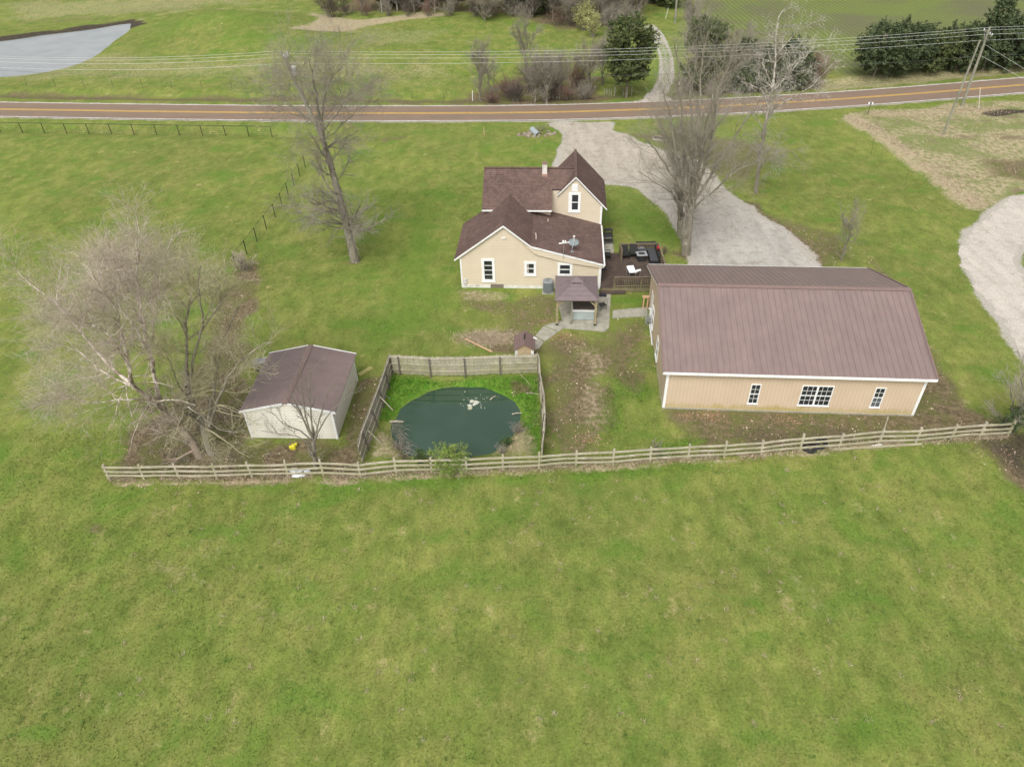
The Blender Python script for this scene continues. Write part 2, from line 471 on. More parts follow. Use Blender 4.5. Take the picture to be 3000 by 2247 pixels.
area(1, [(0, 130), (330, 150), (700, 170), (1340, 190), (1300, 250), (700, 230), (0, 245)], 6, .42)
area(1, [(0, 0), (400, -20), (900, -10), (700, 10), (400, 40), (0, 60)], 6, .45)
area(1, [(1000, 80), (1330, 90), (1250, 160), (1000, 140)], 4, .38)
area(1, [(840, 108), (900, 88), (935, 60), (900, 40), (1000, 55), (1050, 62), (1250, 42), (1330, 50), (1180, 65), (1080, 82), (1000, 105)], 1.0, .85)
area(0, [(850, 112), (930, 80), (1050, 80), (990, 108)], 1.0, .6)
area(2, [(420, 75), (560, 32), (760, 35), (880, 60), (820, 105), (560, 120), (420, 130)], 4, .42)
area(2, [(940, 130), (1100, 95), (1300, 75), (1340, 120), (1150, 130)], 3, .40)
area(2, [(900, 560), (1200, 470), (1320, 600), (1290, 900), (1100, 1000), (1010, 900)], 5, .35)
area(0, [(950, 40), (1060, -10), (1400, -40), (1980, -60), (1900, 20), (1760, 80), (1640, 90), (1500, 50), (1250, 40)], 2.0, .8)
area(2, [(1350, 45), (1500, 60), (1600, 80), (1560, 100), (1400, 60)], 2, .5)
area(2, [(640, 90), (860, 125), (1100, 110), (900, 160), (680, 140)], 3, .5)
area(2, [(1860, 60), (1960, 100), (2000, 200), (1960, 280), (1880, 280), (1900, 180), (1880, 100)], 1, .4)
line(0, [(1045, 765), (1030, 768)], .5, .6, .6)
area(1, [(1375, 985), (1490, 975), (1500, 1005), (1400, 1015)], .5, .9)
line(0, [(1440, 1020), (1560, 1030)], .6, .6, .8)
line(0, [(1990, 408), (2050, 402)], .5, .6, .9)
line(0, [(1530, 395), (1620, 392)], .5, .5, .9)
line(1, [(2420, 780), (2550, 720), (2650, 800)], .6, 1.0, .2)
line(0, [(2540, 745), (2580, 790), (2620, 830), (2680, 870)], .35, .5, .55)
line(0, [(1130, 408), (1180, 402)], .7, .8, .6)
line(1, [(0, 372), (350, 378), (740, 384)], .25, .5, .35)
line(0, [(180, 1548), (290, 1548)], .25, .35, .7)
line(0, [(700, 860), (760, 700), (800, 600)], .4, .8, .35)

def masks(P):
    P = P[:, :2]
    out = np.zeros((len(P), 7))
    wob = (vnoise(P, .5, 1) - .5) * 1.4 + (vnoise(P, 1.6, 2) - .5) * .6
    for ch, k, shp, soft, s, r in MASKS:
        lo = shp.min(0) - soft * 2 - r - 1; hi = shp.max(0) + soft * 2 + r + 1
        i = np.nonzero((P[:, 0] > lo[0]) & (P[:, 0] < hi[0]) & (P[:, 1] > lo[1]) & (P[:, 1] < hi[1]))[0]
        if not len(i): continue
        d = sdf(P[i], shp) if k == 'a' else linedist(P[i], shp) - r
        v = s * (1 - sm(d + wob[i] * soft * .8, -soft, soft))
        out[i, ch] = np.maximum(out[i, ch], v)
    for poly, r0 in ((CAMP, .5), (RLOOP, .45)):
        d = sdf(P, poly)
        out[:, 5] = np.maximum(out[:, 5], 1 - sm(d + wob * .45, -.3, r0 + .8))
    d = linedist(P, TRACKC[:, :2])
    rut = np.maximum(np.exp(-((d - .8) / .45) ** 2) * .8, .62 * np.exp(-(d / .9) ** 2)) * (.75 + .35 * vnoise(P, .35, 4))
    out[:, 5] = np.maximum(out[:, 5], rut * sm(P[:, 1], 96, 100) * (1 - sm(P[:, 1], 135, 142)))
    d = np.abs(P[:, 1] - np.interp(P[:, 0], ROAD[:, 0], ROAD[:, 1]))
    out[:, 5] = np.maximum(out[:, 5], (1 - sm(d + wob * .1, 3.1, 3.65)) * .75)
    return out

# ------------------------------------------------------------------ ground material
def ground_material():
    n = N('grassy_ground')
    p = n.obj()
    a = n.attr('cover_a').outputs['Color']; b = n.attr('cover_b').outputs['Color']; c = n.attr('cover_c').outputs['Fac']
    A, B = n.new('ShaderNodeSeparateColor'), n.new('ShaderNodeSeparateColor')
    n.put(A.inputs[0], a); n.put(B.inputs[0], b)
    n1 = n.noise(p, .045, 3, .5, .3)
    n2 = n.noise(p, .16, 4, .6, .5)
    n2b = n.noise(n.mapv(p, (1, .7, 1), (0, 0, .5)), .55, 4, .6, .3)
    n3 = n.noise(n.mapv(p, (1, .75, 1), (0, 0, .35)), 2.1, 5, .68, .15)
    n4 = n.noise(p, 8, 3, .7)
    n5 = n.noise(p, 32, 2, .6)
    # living grass: green, yellow green and straw mingled
    g_a, g_b, g_l = (.126, .176, .034), (.200, .222, .056), (.094, .184, .026)
    straw, olive = (.33, .285, .115), (.128, .140, .040)
    k = n.math('ADD', n.math('MULTIPLY', n2, .45), n.math('MULTIPLY', n2b, .55))
    col = n.mix(n.ss(k, .34, .66), g_a, g_b)
    col = n.mix(n.math('MULTIPLY', n.ss(n1, .45, .62), .35), col, olive)
    ks = n.noise(n.mapv(p, (1, .6, 1), (0, 0, -.4), (3, 17, 0)), 1.1, 6, .72)
    col = n.mul(col, n.mr(ks, .3, .7, .74, 1.26))
    kd = n.noise(n.mapv(p, (1, 1, 1), (0, 0, 0), (41, 2, 0)), 3.4, 5, .7)
    col = n.mix(n.math('MULTIPLY', n.ss(kd, .60, .70), .55), col, (.075, .095, .022))
    kk = n.math('ADD', n.math('MULTIPLY', n3, .5), n.math('ADD', n.math('MULTIPLY', n2b, .28), n.math('MULTIPLY', n4, .22)))
    col = n.mix(n.math('MULTIPLY', n.ss(kk, .47, .70), .42), col, straw)
    kc = n.noise(n.mapv(p, (1, .8, 1), (0, 0, .2), (31, 9, 0)), .7, 5, .68)
    col = n.mix(n.math('MULTIPLY', n.ss(kc, .60, .72), .60), col, (.40, .335, .16))
    kg = n.noise(n.mapv(p, (.8, 1.2, 1), (0, 0, .9), (7, 3, 0)), .35, 4, .6, .5)
    col = n.mix(n.math('MULTIPLY', n.ss(kg, .50, .72), .65), col, g_l)
    lush = n.mix(n.ss(n3, .35, .65), (.070, .165, .018), (.122, .21, .030))
    def thr(m_, nz, w_=.22, amp=.75):    # a mask edge broken up by noise
        return n.ss(n.math('ADD', m_, n.math('MULTIPLY', n.math('SUBTRACT', nz, .5), amp)), .5 - w_, .5 + w_)
    nz = n.math('ADD', n.math('MULTIPLY', n3, .6), n.math('MULTIPLY', n4, .4))
    nzb = n.noise(n.mapv(p, (1, 1, 1), (0, 0, 0), (13, 5, 0)), 2.6, 5, .72)
    col = n.mix(thr(A.outputs[2], nz, .3, 1.2), col, lush)
    # coarse meadow
    md = n.mix(n.ss(n3, .36, .60), (.185, .190, .080), (.38, .32, .20))
    md = n.mix(n.math('MULTIPLY', n.ss(n2, .46, .60), .8), md, (.16, .195, .06))
    md = n.mix(n.ss(kg, .56, .68), md, (.20, .16, .10))
    col = n.mix(thr(B.outputs[0], nz, .2, .5), col, md)
    # earth and leaf mould
    er = n.mix(n.ss(nzb, .38, .62), (.100, .078, .046), (.195, .155, .092))
    er = n.mix(n.math('MULTIPLY', n.ss(n2b, .44, .60), .85), er, (.125, .130, .045))
    er = n.mix(n.math('MULTIPLY', n.ss(n.noise(p, 5.5, 4, .7), .58, .68), .7), er, (.33, .225, .14))
    er = n.mix(n.math('MULTIPLY', n.ss(n.noise(p, 14, 3, .7), .58, .7), .6), er, (.045, .035, .028))
    col = n.mix(thr(A.outputs[0], nzb, .26, 1.0), col, er)
    dd = n.mix(n.ss(nzb, .35, .65), (.30, .24, .15), (.46, .38, .26))
    col = n.mix(n.math('MULTIPLY', thr(A.outputs[1], nzb, .3, 1.1), .85), col, dd)
    # ploughed rows with weeds between
    xs = n.sep(n.mapv(p, (1, 1, 1), (0, 0, .03)))
    wob = n.noise(p, .12, 3, .5)
    ph = n.math('ADD', n.math('MULTIPLY', xs[0], 2 * math.pi / .92), n.math('MULTIPLY', wob, 1.8))
    st = n.math('MULTIPLY', n.math('ADD', n.math('SINE', ph), 1), .5)
    fa = n.noise(p, .05, 4, .6, .6)
    weed = n.mix(n.ss(fa, .42, .62), (.145, .150, .072), (.165, .205, .055))
    soil = n.mix(n.ss(fa, .40, .60), (.125, .128, .066), (.128, .150, .052))
    row = n.mix(n.ss(n.math('ADD', st, n.math('MULTIPLY', n.math('SUBTRACT', n3, .5), 1.2)), .25, .75), weed, soil)
    col = n.mix(B.outputs[1], col, row)
    # gravelly fringe and wet soil
    gv = n.mix(n.ss(n5, .4, .6), (.28, .25, .20), (.50, .47, .42))
    col = n.mix(thr(B.outputs[2], nzb, .15, .9), col, gv)
    wet = n.mix(n.ss(n4, .4, .6), (.035, .028, .022), (.09, .075, .055))
    col = n.mix(thr(c, nzb, .25, .8), col, wet)
    # blade-scale grain
    gr = n.math('ADD', n.math('MULTIPLY', n.math('SUBTRACT', n4, .5), .85), n.math('MULTIPLY', n.math('SUBTRACT', n5, .5), .8))
    col = n.mul(col, n.math('ADD', gr, 1.0))
    hgt = n.math('ADD', n4, n.math('MULTIPLY', n5, .5))
    n.bump(hgt, .55, .06)
    return n.fin(col, .95, .08)
GROUND_M = ground_material()

def axis(segs):
    out = [segs[0][0]]
    for a, b, s0, s1 in segs:
        x = a
        while x < b - 1e-6:
            t = (x - a) / (b - a); x = min(b, x + s0 * (s1 / s0) ** t); out.append(x)
    return np.unique(np.round(out, 4))
gx = axis([(-1600, -130, 220, 8), (-130, -34, 4, 1.0), (-34, 34, .33, .33), (34, 130, 1.0, 4), (130, 1600, 8, 220)])
gy = axis([(-200, 10, 40, 2), (10, 28, 1.2, .4), (28, 62, .33, .33), (62, 110, .45, .6), (110, 230, .9, 3), (230, 1900, 6, 220)])
gX, gY = np.meshgrid(gx, gy, indexing='ij')
gP = np.c_[gX.ravel(), gY.ravel()]
gh = H(gP)
gV = np.c_[gP, gh]
ii, jj = np.meshgrid(np.arange(len(gx) - 1), np.arange(len(gy) - 1), indexing='ij')
q = (ii * len(gy) + jj).ravel()
gF = np.c_[q, q + len(gy), q + len(gy) + 1, q + 1]
gm = masks(gP)
def cover_attrs(m_): return {'cover_a': m_[:, 0:3], 'cover_b': m_[:, 3:6], 'cover_c': m_[:, 6]}
ground = tag(big_mesh('ground', gV, gF, GROUND_M, smooth=True, attrs=cover_attrs(gm)), None, None, kind='structure')

# ------------------------------------------------------------------ sheets on the ground
def sheet(name, poly, z, m, rag=0.0, step=.3, cell=None, zfun=None):
    P = np.asarray(poly, float)
    if rag:
        out = []
        for a, b in zip(P, np.roll(P, -1, 0)):
            k = max(1, int(np.hypot(*(b - a)) / step))
            for t in np.arange(k) / k: out.append(a + (b - a) * t)
        P = np.array(out)
        P = P + np.random.default_rng(3).normal(0, .07, P.shape)
        P = P + (np.c_[vnoise(P, 2.2, 11), vnoise(P, 2.2, 12)] - .5) * rag * 2 + (np.c_[vnoise(P, .5, 13), vnoise(P, .5, 14)] - .5) * rag * 3
    tri = mgeo.tessellate_polygon([[Vector((x, y, 0)) for x, y in P]])
    zz = np.full(len(P), z) if zfun is None else zfun(P) + z
    mb = MB().add(np.c_[P, zz], [tuple(t) for t in tri])
    o = mb.build(name, m, fixn=False)
    b = bmesh.new(); b.from_mesh(o.data)
    for f_ in b.faces:
        if f_.normal.z < 0: f_.normal_flip()
    b.to_mesh(o.data); b.free()
    return tag(o, None, None, kind='structure')

def asphalt():
    n = N('road_asphalt'); p = n.obj()
    a = n.noise(n.mapv(p, (.05, 1, 1)), 1.2, 4, .6); b = n.noise(p, .3, 4, .6); g = n.noise(p, 20, 2)
    col = n.mix(n.ss(a, .35, .65), (.215, .152, .108), (.190, .140, .106))
    col = n.mix(n.math('MULTIPLY', n.ss(b, .45, .7), .5), col, (.235, .165, .122))
    col = n.mul(col, n.mr(g, .2, .8, .85, 1.15))
    n.bump(g, .2, .01)
    return n.fin(col, .9, .2)
ROADM = asphalt()
def strip(name, cl, off, half, z, m, kind='structure'):
    T = np.gradient(cl, axis=0); T /= np.linalg.norm(T, axis=1)[:, None]; Nn = np.c_[-T[:, 1], T[:, 0]]
    a, b = cl + Nn * (off - half), cl + Nn * (off + half)
    k = len(cl)
    V = np.r_[np.c_[a, np.full(k, z)], np.c_[b, np.full(k, z)]]
    i = np.arange(k - 1)
    return tag(big_mesh(name, V, np.c_[i, i + 1, i + 1 + k, i + k], m), None, None, kind=kind)
strip('road', ROAD, 0, 3.02, .05, ROADM)
YEL = mat('yellow_road_paint', (.62, .40, .08), (.50, .31, .08), 2, .8, .2, .1, grain=.2)
WLN = mat('white_road_paint', (.72, .71, .66), (.5, .48, .43), 1.5, .8, .2, .1, grain=.2)
for off in (-.16, .16): strip('road_centre_line', ROAD, off, .085, .054, YEL)
for off in (-2.83, 2.83): strip('road_edge_line', ROAD, off, .09, .054, WLN)

def gravel_mat(name, c1, c2, c3):
    n = N(name); p = n.obj()
    a = n.noise(p, .25, 4, .6, .5); b = n.noise(p, 1.2, 5, .7); v1 = n.vor(p, 22, out='Color'); g = n.noise(p, 14, 3, .7)
    yy = n.sep(p)[1]
    col = n.mix(n.mr(n.math('ADD', yy, n.math('MULTIPLY', a, 14)), 66, 82, 0, 1), c2, c1)
    col = n.mix(n.math('MULTIPLY', n.ss(b, .47, .68), .7), col, c3)
    col = n.mix(n.math('MULTIPLY', n.ss(n.noise(n.mapv(p, (1, .45, 1), (0, 0, .5)), .5, 5, .7), .54, .66), .45), col, c3)
    vv = n.sep(v1)[0]
    trk = n.noise(n.mapv(p, (1, .18, 1), (0, 0, .55)), .9, 3, .5)
    col = n.mul(col, n.mr(trk, .35, .65, .90, 1.08))
    col = n.mul(col, n.mr(n.noise(p, 5, 4, .8), .3, .7, .90, 1.10))
    col = n.mul(col, n.math('MULTIPLY', n.mr(vv, 0, 1, .84, 1.14), n.mr(g, .3, .7, .82, 1.15)))
    n.bump(n.math('ADD', vv, g), .5, .03)
    return n.fin(col, .92, .15)
GRAV = gravel_mat('driveway_gravel', (.42, .375, .31), (.41, .385, .345), (.29, .25, .20))
GRAV2 = gravel_mat('pale_driveway_gravel', (.50, .45, .39), (.50, .455, .40), (.38, .335, .28))
sheet('gravel_driveway', CAMP, .012, GRAV, rag=.38)
sheet('gravel_loop_drive', RLOOP, .012, GRAV2, rag=.24)
sheet('gravel_apron', GP([(1838, 304), (1880, 290), (1905, 268), (1930, 262), (1950, 268), (1958, 290), (1985, 300)]), .02, GRAV2, rag=.2, zfun=lambda P: H(P))

def slab(name, poly, h, m):
    P = np.asarray(poly)
    o = MB().poly(np.c_[P, np.full(len(P), -.05)], (0, 0, .05 + h)).build(name, m)
    return tag(o, None, None, kind='structure')
slab('concrete_patio', PATIO, .06, CONC)
for k, q_ in enumerate(PATHS): slab('concrete_path', q_, .045 + .004 * k, CONC)

def water(name, poly, z, c1, c2, rough, bump):
    n = N(name + '_water'); p = n.obj()
    a = n.noise(p, .25, 3); col = n.mix(n.ss(a, .35, .65), c1, c2)
    w_ = n.noise(n.mapv(p, (1, 1.6, 1)), 3.5, 3, .6)
    n.bump(w_, bump, .02)
    m = n.fin(col, rough, .5)
    n.b.inputs['IOR'].default_value = 1.5 if name == 'pond' else 1.33
    cen = poly.mean(0); P = poly + (poly - cen) / np.linalg.norm(poly - cen, axis=1)[:, None] * .5
    return sheet(name, P, z, m)
water('pond', POND, -.4, (.022, .054, .030), (.031, .066, .040), .02, .006)
bpy.data.materials['pond_water'].node_tree.nodes['Principled BSDF'].inputs['Specular IOR Level'].default_value = 1.0
water('farm_pond', FARPOND, -.4, (.22, .24, .24), (.26, .275, .27), .08, .06)
# ------------------------------------------------------------------ building materials
def siding(name, c1, c2, axis_, pitch, groove=.012, soft=.12, stain=None, spec=.25, rough=.6):
    n = N(name); p = n.obj(); s = n.sep(p)
    x = s[axis_] if isinstance(axis_, int) else n.math('ADD', s[0], s[1])
    fr = n.math('FRACT', n.math('DIVIDE', x, pitch))
    gv = n.ss(fr, 0, soft)                       # dark lap or seam at the start of each board
    a = n.noise(p, .8, 4, .6); g = n.noise(p, 25, 2)
    col = n.mix(n.ss(a, .35, .65), c1, c2)
    if stain:
        dk = n.noise(n.mapv(p, (2.2, 2.2, .5)), 1.2, 4, .7)
        big = n.noise(p, .22, 2)
        z = s[2]
        k = n.math('MULTIPLY', n.ss(n.math('ADD', n.math('SUBTRACT', dk, .5), n.math('SUBTRACT', .50, z)), -.12, .30), n.mr(big, .35, .6, .35, 1.0))
        col = n.mix(n.math('MULTIPLY', k, .8), col, stain)
    col = n.mix(gv, n.mul(col, .66), col)
    col = n.mul(col, n.mr(g, .2, .8, .96, 1.04))
    n.bump(n.math('MULTIPLY', n.math('SUBTRACT', 1, fr) if axis_ == 2 else gv, 1.0), .35, groove)
    return n.fin(col, rough, spec)
def shingle():
    n = N('asphalt_shingles'); p = n.obj()
    br = n.new('ShaderNodeTexBrick')
    n.put(br.inputs['Vector'], n.mapv(p, (1, 1, 1)))
    for k_, v_ in (('Scale', 1.0), ('Mortar Size', .012), ('Mortar Smooth', .3), ('Brick Width', .33), ('Row Height', .16), ('Bias', -.1)): br.inputs[k_].default_value = v_
    br.inputs['Color1'].default_value = (.130, .085, .072, 1); br.inputs['Color2'].default_value = (.106, .072, .062, 1); br.inputs['Mortar'].default_value = (.066, .047, .041, 1)
    a = n.noise(p, .5, 4, .65); g = n.noise(p, 30, 2, .7); c = n.vor(p, 5, out='Color')
    col = n.mix(n.ss(a, .35, .65), br.outputs[0], n.mul(br.outputs[0], 1.22))
    col = n.mul(col, n.mr(n.sep(c)[0], 0, 1, .86, 1.16))
    col = n.mul(col, n.mr(g, .25, .75, .86, 1.14))
    n.bump(n.math('ADD', br.outputs['Fac'], g), .25, .01)
    return n.fin(col, .95, .12)
SHING = shingle()
def metal_roof(name, c1, c2, axis_, pitch, grain=.06):
    n = N(name); p = n.obj(); s = n.sep(p)
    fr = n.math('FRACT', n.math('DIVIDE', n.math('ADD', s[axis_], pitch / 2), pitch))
    rib_shade_dist = n.math('ABSOLUTE', n.math('SUBTRACT', fr, .5))
    k = n.ss(rib_shade_dist, .02, .10)
    a = n.noise(p, .30, 4, .6, .4); b = n.noise(n.mapv(p, (1, .25, 1) if axis_ == 0 else (.25, 1, 1)), 2.2, 4, .6); g = n.noise(p, 22, 2, .6)
    col = n.mix(n.ss(a, .35, .65), c1, c2)
    col = n.mul(col, n.mr(b, .3, .7, .90, 1.10))
    col = n.mix(k, n.mul(col, .76), col)  # narrow dark lines: rib shading painted into the roof colour
    col = n.mul(col, n.mr(g, .25, .75, 1 - grain, 1 + grain))
    return n.fin(col, .42, .5)
CREAM = siding('cream_lap_siding', (.63, .545, .41), (.60, .515, .385), 2, .165, soft=.26)
CREAMSHED = siding('ivory_lap_siding', (.74, .71, .62), (.69, .66, .57), 2, .20, soft=.22)
TAN = siding('tan_metal_siding', (.565, .445, .318), (.535, .42, .30), 'xy', .23, soft=.1, stain=(.38, .31, .10))
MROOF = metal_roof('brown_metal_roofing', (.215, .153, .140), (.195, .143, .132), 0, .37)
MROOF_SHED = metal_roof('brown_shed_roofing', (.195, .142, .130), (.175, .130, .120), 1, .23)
MTRIM = mat('brown_metal_trim', (.20, .135, .12), (.17, .12, .105), 3, .45, .5, .05)
FOUND = mat('painted_foundation', (.68, .67, .62), (.55, .53, .47), 2.5, .85, .2, .2, dirt=.55, dirtcol=(.28, .25, .17))
BRICK = mat('old_brick', (.40, .26, .20), (.30, .19, .15), 8, .9, .2, .2)
SCREEN = mat('window_screen', (.10, .115, .12), (.07, .085, .09), 3, .35, .4, .05)
CURT = mat('curtain_fabric', (.42, .36, .34), (.30, .26, .24), 6, .9, .1, .1)

def window(par, O, ex, nrm, w_, h_, trim=.12, rows=1, cols=1, mull=0, meeting=True, name='window', pane=GLASS, screen=None, mm=.02):
    """O lower left outer corner incl. trim, ex along the wall, nrm outward"""
    O, ex, nrm = np.array(O, float), np.array(ex, float), np.array(nrm, float); ez = np.array([0, 0, 1.])
    Q = lambda a, b, d: O + ex * a + ez * b + nrm * d
    def bx(mb, a0, a1, b0, b1, d0, d1):
        mb.hexa([Q(a0, b0, d0), Q(a1, b0, d0), Q(a1, b1, d0), Q(a0, b1, d0)], [Q(a0, b0, d1), Q(a1, b0, d1), Q(a1, b1, d1), Q(a0, b1, d1)])
    fr = MB()
    bx(fr, 0, w_, 0, trim, -.02, .05); bx(fr, 0, w_, h_ - trim, h_, -.02, .05)
    bx(fr, 0, trim, trim, h_ - trim, -.02, .047); bx(fr, w_ - trim, w_, trim, h_ - trim, -.02, .047)
    f_ = fr.build(name, WHITE2, par)
    sl = MB(); bx(sl, -.03, w_ + .03, -.035, 0, -.02, .08); sl.build('sill', WHITE2, f_)
    pn = MB(); bx(pn, trim, w_ - trim, trim, h_ - trim, -.01, .008); pn.build('pane', pane, f_)
    iw, ih = w_ - 2 * trim, h_ - 2 * trim
    sa = MB()
    if meeting: bx(sa, trim, w_ - trim, h_ / 2 - .03, h_ / 2 + .03, .008, .036)
    if mull: bx(sa, w_ / 2 - mull / 2, w_ / 2 + mull / 2, trim, h_ - trim, .008, .044)
    for i in range(1, cols):
        x = trim + iw * i / cols
        if not (mull and abs(x - w_ / 2) < .05): bx(sa, x - mm / 2, x + mm / 2, trim, h_ - trim, .008, .024)
    for i in range(1, rows):
        z = trim + ih * i / rows
        if not (meeting and abs(z - h_ / 2) < .05):
            if cols == 1: g_ = MB(); bx(g_, trim, w_ - trim, z - mm / 2, z + mm / 2, .008, .022); g_.build('glazing_bar', WHITE2, f_)
            else: bx(sa, trim, w_ - trim, z - mm / 2, z + mm / 2, .008, .022)
    if sa.n: sa.build('sash', WHITE2, f_)
    if screen: s2 = MB(); bx(s2, trim + screen[0] * iw, trim + screen[1] * iw, trim + screen[2] * ih, trim + screen[3] * ih, .009, .014); s2.build('screen', screen[4], f_)
    return f_

# ------------------------------------------------------------------ farmhouse
HA = math.radians(-4.5)
HO = np.array([-3.79, 50.36, 0.])
HE1 = np.array([math.cos(HA), math.sin(HA), 0]); HE2 = np.array([-math.sin(HA), math.cos(HA), 0])
def hloc(P): P = np.asarray(P) - HO; return np.array([P @ HE1, P @ HE2, P[2]])
house = empty('farmhouse', HO, HA, 'cream farmhouse with dark brown shingle roofs and a steep gabled upper storey', 'house')
X, Y_, Z_ = (1, 0, 0), (0, 1, 0), (0, 0, 1)
def slope_slab(mb, x0, z0, x1, z1, t0, t1, th=.12):
    """roof slab sloping along x between (x0,z0) and (x1,z1), running from t0 to t1"""
    mb.poly([(x0, t0, z0), (x1, t0, z1), (x1, t0, z1 + th), (x0, t0, z0 + th)], (0, t1 - t0, 0))
# lower storey
wl = MB()
wl.poly([(0, 0, .28), (10.93, 0, .28), (10.93, 0, 2.16), (5.5, 0, 3.62), (3.47, 0, 5.28), (0, 0, 2.72)], (0, .4, 0))
wl.poly([(0, .4, .28), (10.93, .4, .28), (10.93, .4, 2.16), (5.5, .4, 3.55), (4.2, .4, 4.3), (2.4, .4, 4.2), (0, .4, 2.66)], (0, 5.5, 0))
wl.box(5.6, 10.93, 5.9, 6.9, .28, 2.16)
wl.box(1.6, 6.93, 5.9, 11.4, 0, 4.28)
wl.box(6.93, 8.0, 6.9, 11.4, 0, 4.28)
wl.poly([(1.6, 5.3, 4.28), (1.6, 11.5, 4.28), (1.6, 8.4, 6.32)], (.15, 0, 0))
wl.poly([(6.93, 6.75, 1.9), (11.2, 6.75, 1.9), (11.2, 6.75, 3.95), (8.95, 6.75, 6.30), (7.9, 6.75, 5.34), (6.93, 6.75, 5.34)], (0, 1.3, 0))
wl.poly([(6.93, 8.05, 1.9), (11.2, 8.05, 1.9), (11.2, 8.05, 3.95), (8.95, 8.05, 6.30), (6.93, 8.05, 4.2)], (0, 4.25, 0))
wl.box(8.0, 11.2, 6.9, 12.3, 0, 2.0)
wl.build('wall', CREAM, house)
fz = MB()
fz.poly([(4.95, -.14, 3.98), (5.58, -.14, 3.62), (11.08, -.14, 2.18), (11.0, -.14, 1.98), (8.4, -.14, 2.40), (6.35, -.14, 2.96), (5.85, -.14, 3.12)], (0, .14, 0)).build('frieze_panel', CREAM, house)
fd = MB(); fd.box(-.03, 2.30, -.03, 5.9, 0, .28); fd.box(3.35, 10.95, -.03, .2, 0, .26); fd.box(10.6, 10.96, .2, 6.8, 0, .26); fd.box(2.3, 3.35, .06, .3, 0, .28)
fd.build('foundation', FOUND, house)
MB().box(2.3, 3.35, -.012, .055, .01, .34).build('crawlspace_vent', mat('rusty_grille', (.22, .18, .15), (.14, .12, .10), 14, .8, .2, .5, stretch=(6, 1, 1)), house)
for c_ in ((-.035, .09, -.035, .09, .28, 2.6), (10.84, 10.96, -.035, .09, .28, 2.14), (11.08, 11.235, 6.715, 6.85, 2.2, 4.0)): MB().box(*c_).build('corner_board', WHITE, house)
# roofs
r1 = MB()
up12 = lambda q_: [(x, y, z + .12) for x, y, z in q_]
qa = [(-.45, -.16, 2.50), (3.47, -.16, 5.42), (3.58, 6.75, 5.02), (-.45, 6.0, 2.50)]; r1.hexa(qa, up12(qa))
qa = [(3.47, -.16, 5.42), (5.55, -.16, 3.72), (5.55, 6.75, 3.72), (3.58, 6.75, 5.02)]; r1.hexa(qa, up12(qa)); slope_slab(r1, 5.55, 3.72, 11.18, 2.20, -.16, 6.76)
r1.build('lower_roof', SHING, house)
k67 = (6.43 - 4.23) / 3.3
mz = lambda t: 6.43 - k67 * abs(8.4 - t)
r2 = MB()
f_top = [(1.30, 5.1), (7.05, 5.1), (7.05, 6.72), (7.86, 6.72), (8.95, 8.4), (1.30, 8.4)]
r2.poly([(x, t, mz(t)) for x, t in f_top], (0, 0, .12))
b_top = [(1.30, 8.4), (8.95, 8.4), (6.8, 11.7), (1.30, 11.7)]
r2.poly([(x, t, mz(t)) for x, t in b_top], (0, 0, .12))
r2.build('main_roof', SHING, house)
r3 = MB()
kw = 1.04; wz = lambda x: 6.44 - kw * abs(x - 8.95)
r3.poly([(8.95, 6.6, wz(8.95)), (11.62, 6.6, wz(11.62)), (11.62, 12.5, wz(11.62)), (8.95, 12.5, wz(8.95))], (0, 0, .13))
r3.poly([(8.95, 6.6, wz(8.95)), (7.45, 6.6, wz(7.45)), (7.45, 7.2, wz(7.45)), (8.8, 8.4, wz(8.8)), (6.3, 10.2, wz(6.3)), (6.3, 12.5, wz(6.3)), (8.95, 12.5, wz(8.95))], (0, 0, .13))
r3.build('wing_roof', SHING, house)
MB().bar((8.95, 6.6, 6.60), (8.95, 12.5, 6.60), .22, .05).bar((1.3, 8.4, 6.57), (8.9, 8.4, 6.57), .22, .05).build('ridge_cap', SHING, house)
def rake(a, b, h_=.15, d=.03, out=(0, -1, 0)):     # white rake and eave boards
    a, b = np.array(a, float), np.array(b, float); o = np.array(out, float) * d
    MB().poly([a, b, b - (0, 0, h_), a - (0, 0, h_)], o).build('rake_board', WHITE, house)
rake((-.45, -.16, 2.60), (3.47, -.16, 5.52)); rake((3.47, -.16, 5.52), (5.55, -.16, 3.82)); rake((5.55, -.16, 3.82), (11.2, -.16, 2.30))
rake((7.45, 6.6, wz(7.45) + .11), (8.95, 6.6, 6.55), .13); rake((8.95, 6.6, 6.55), (11.62, 6.6, wz(11.62) + .11), .13)
rake((1.30, 5.1, 4.31), (7.05, 5.1, 4.31), .13)
MB().box(1.45, 6.95, 5.11, 5.9, 4.19, 4.225).build('soffit', WHITE, house)
gt = MB().box(11.19, 11.30, -.2, 6.6, 2.19, 2.29); gt.tube([(11.24, -.12, 2.2), (11.20, -.10, 2.05), (10.99, -.03, 1.9), (10.99, -.03, .1)], .045, 8)
gt.build('gutter', WHITE2, house)
ch = MB(); ch.box(6.18, 6.58, 7.75, 8.15, 6.2, 7.12)
c_ = ch.build('chimney', mat('painted_chimney', (.66, .63, .57), (.50, .44, .38), 7, .85, .2, .2), house)
MB().box(6.14, 6.62, 7.71, 8.19, 7.12, 7.15).box(6.24, 6.52, 7.84, 8.06, 7.24, 7.26).box(6.22, 6.26, 7.82, 7.86, 7.17, 7.26).box(6.50, 6.54, 8.04, 8.08, 7.17, 7.26).build('chimney_cap', mat('rusty_cap', (.30, .2, .14), (.20, .15, .12), 8), c_)
MB().box(6.14, 6.62, 7.71, 8.19, 6.05, 6.30).build('flashing', BRICK, c_)
nF = (0, -1, 0)
window(house, (1.66, 0, .58), X, nF, 1.03, 2.05, .2, rows=4, meeting=False, mm=.05)
window(house, (5.02, 0, 1.19), X, nF, .93, 1.22, .19, screen=(0, .28, 0, 1, CURT))
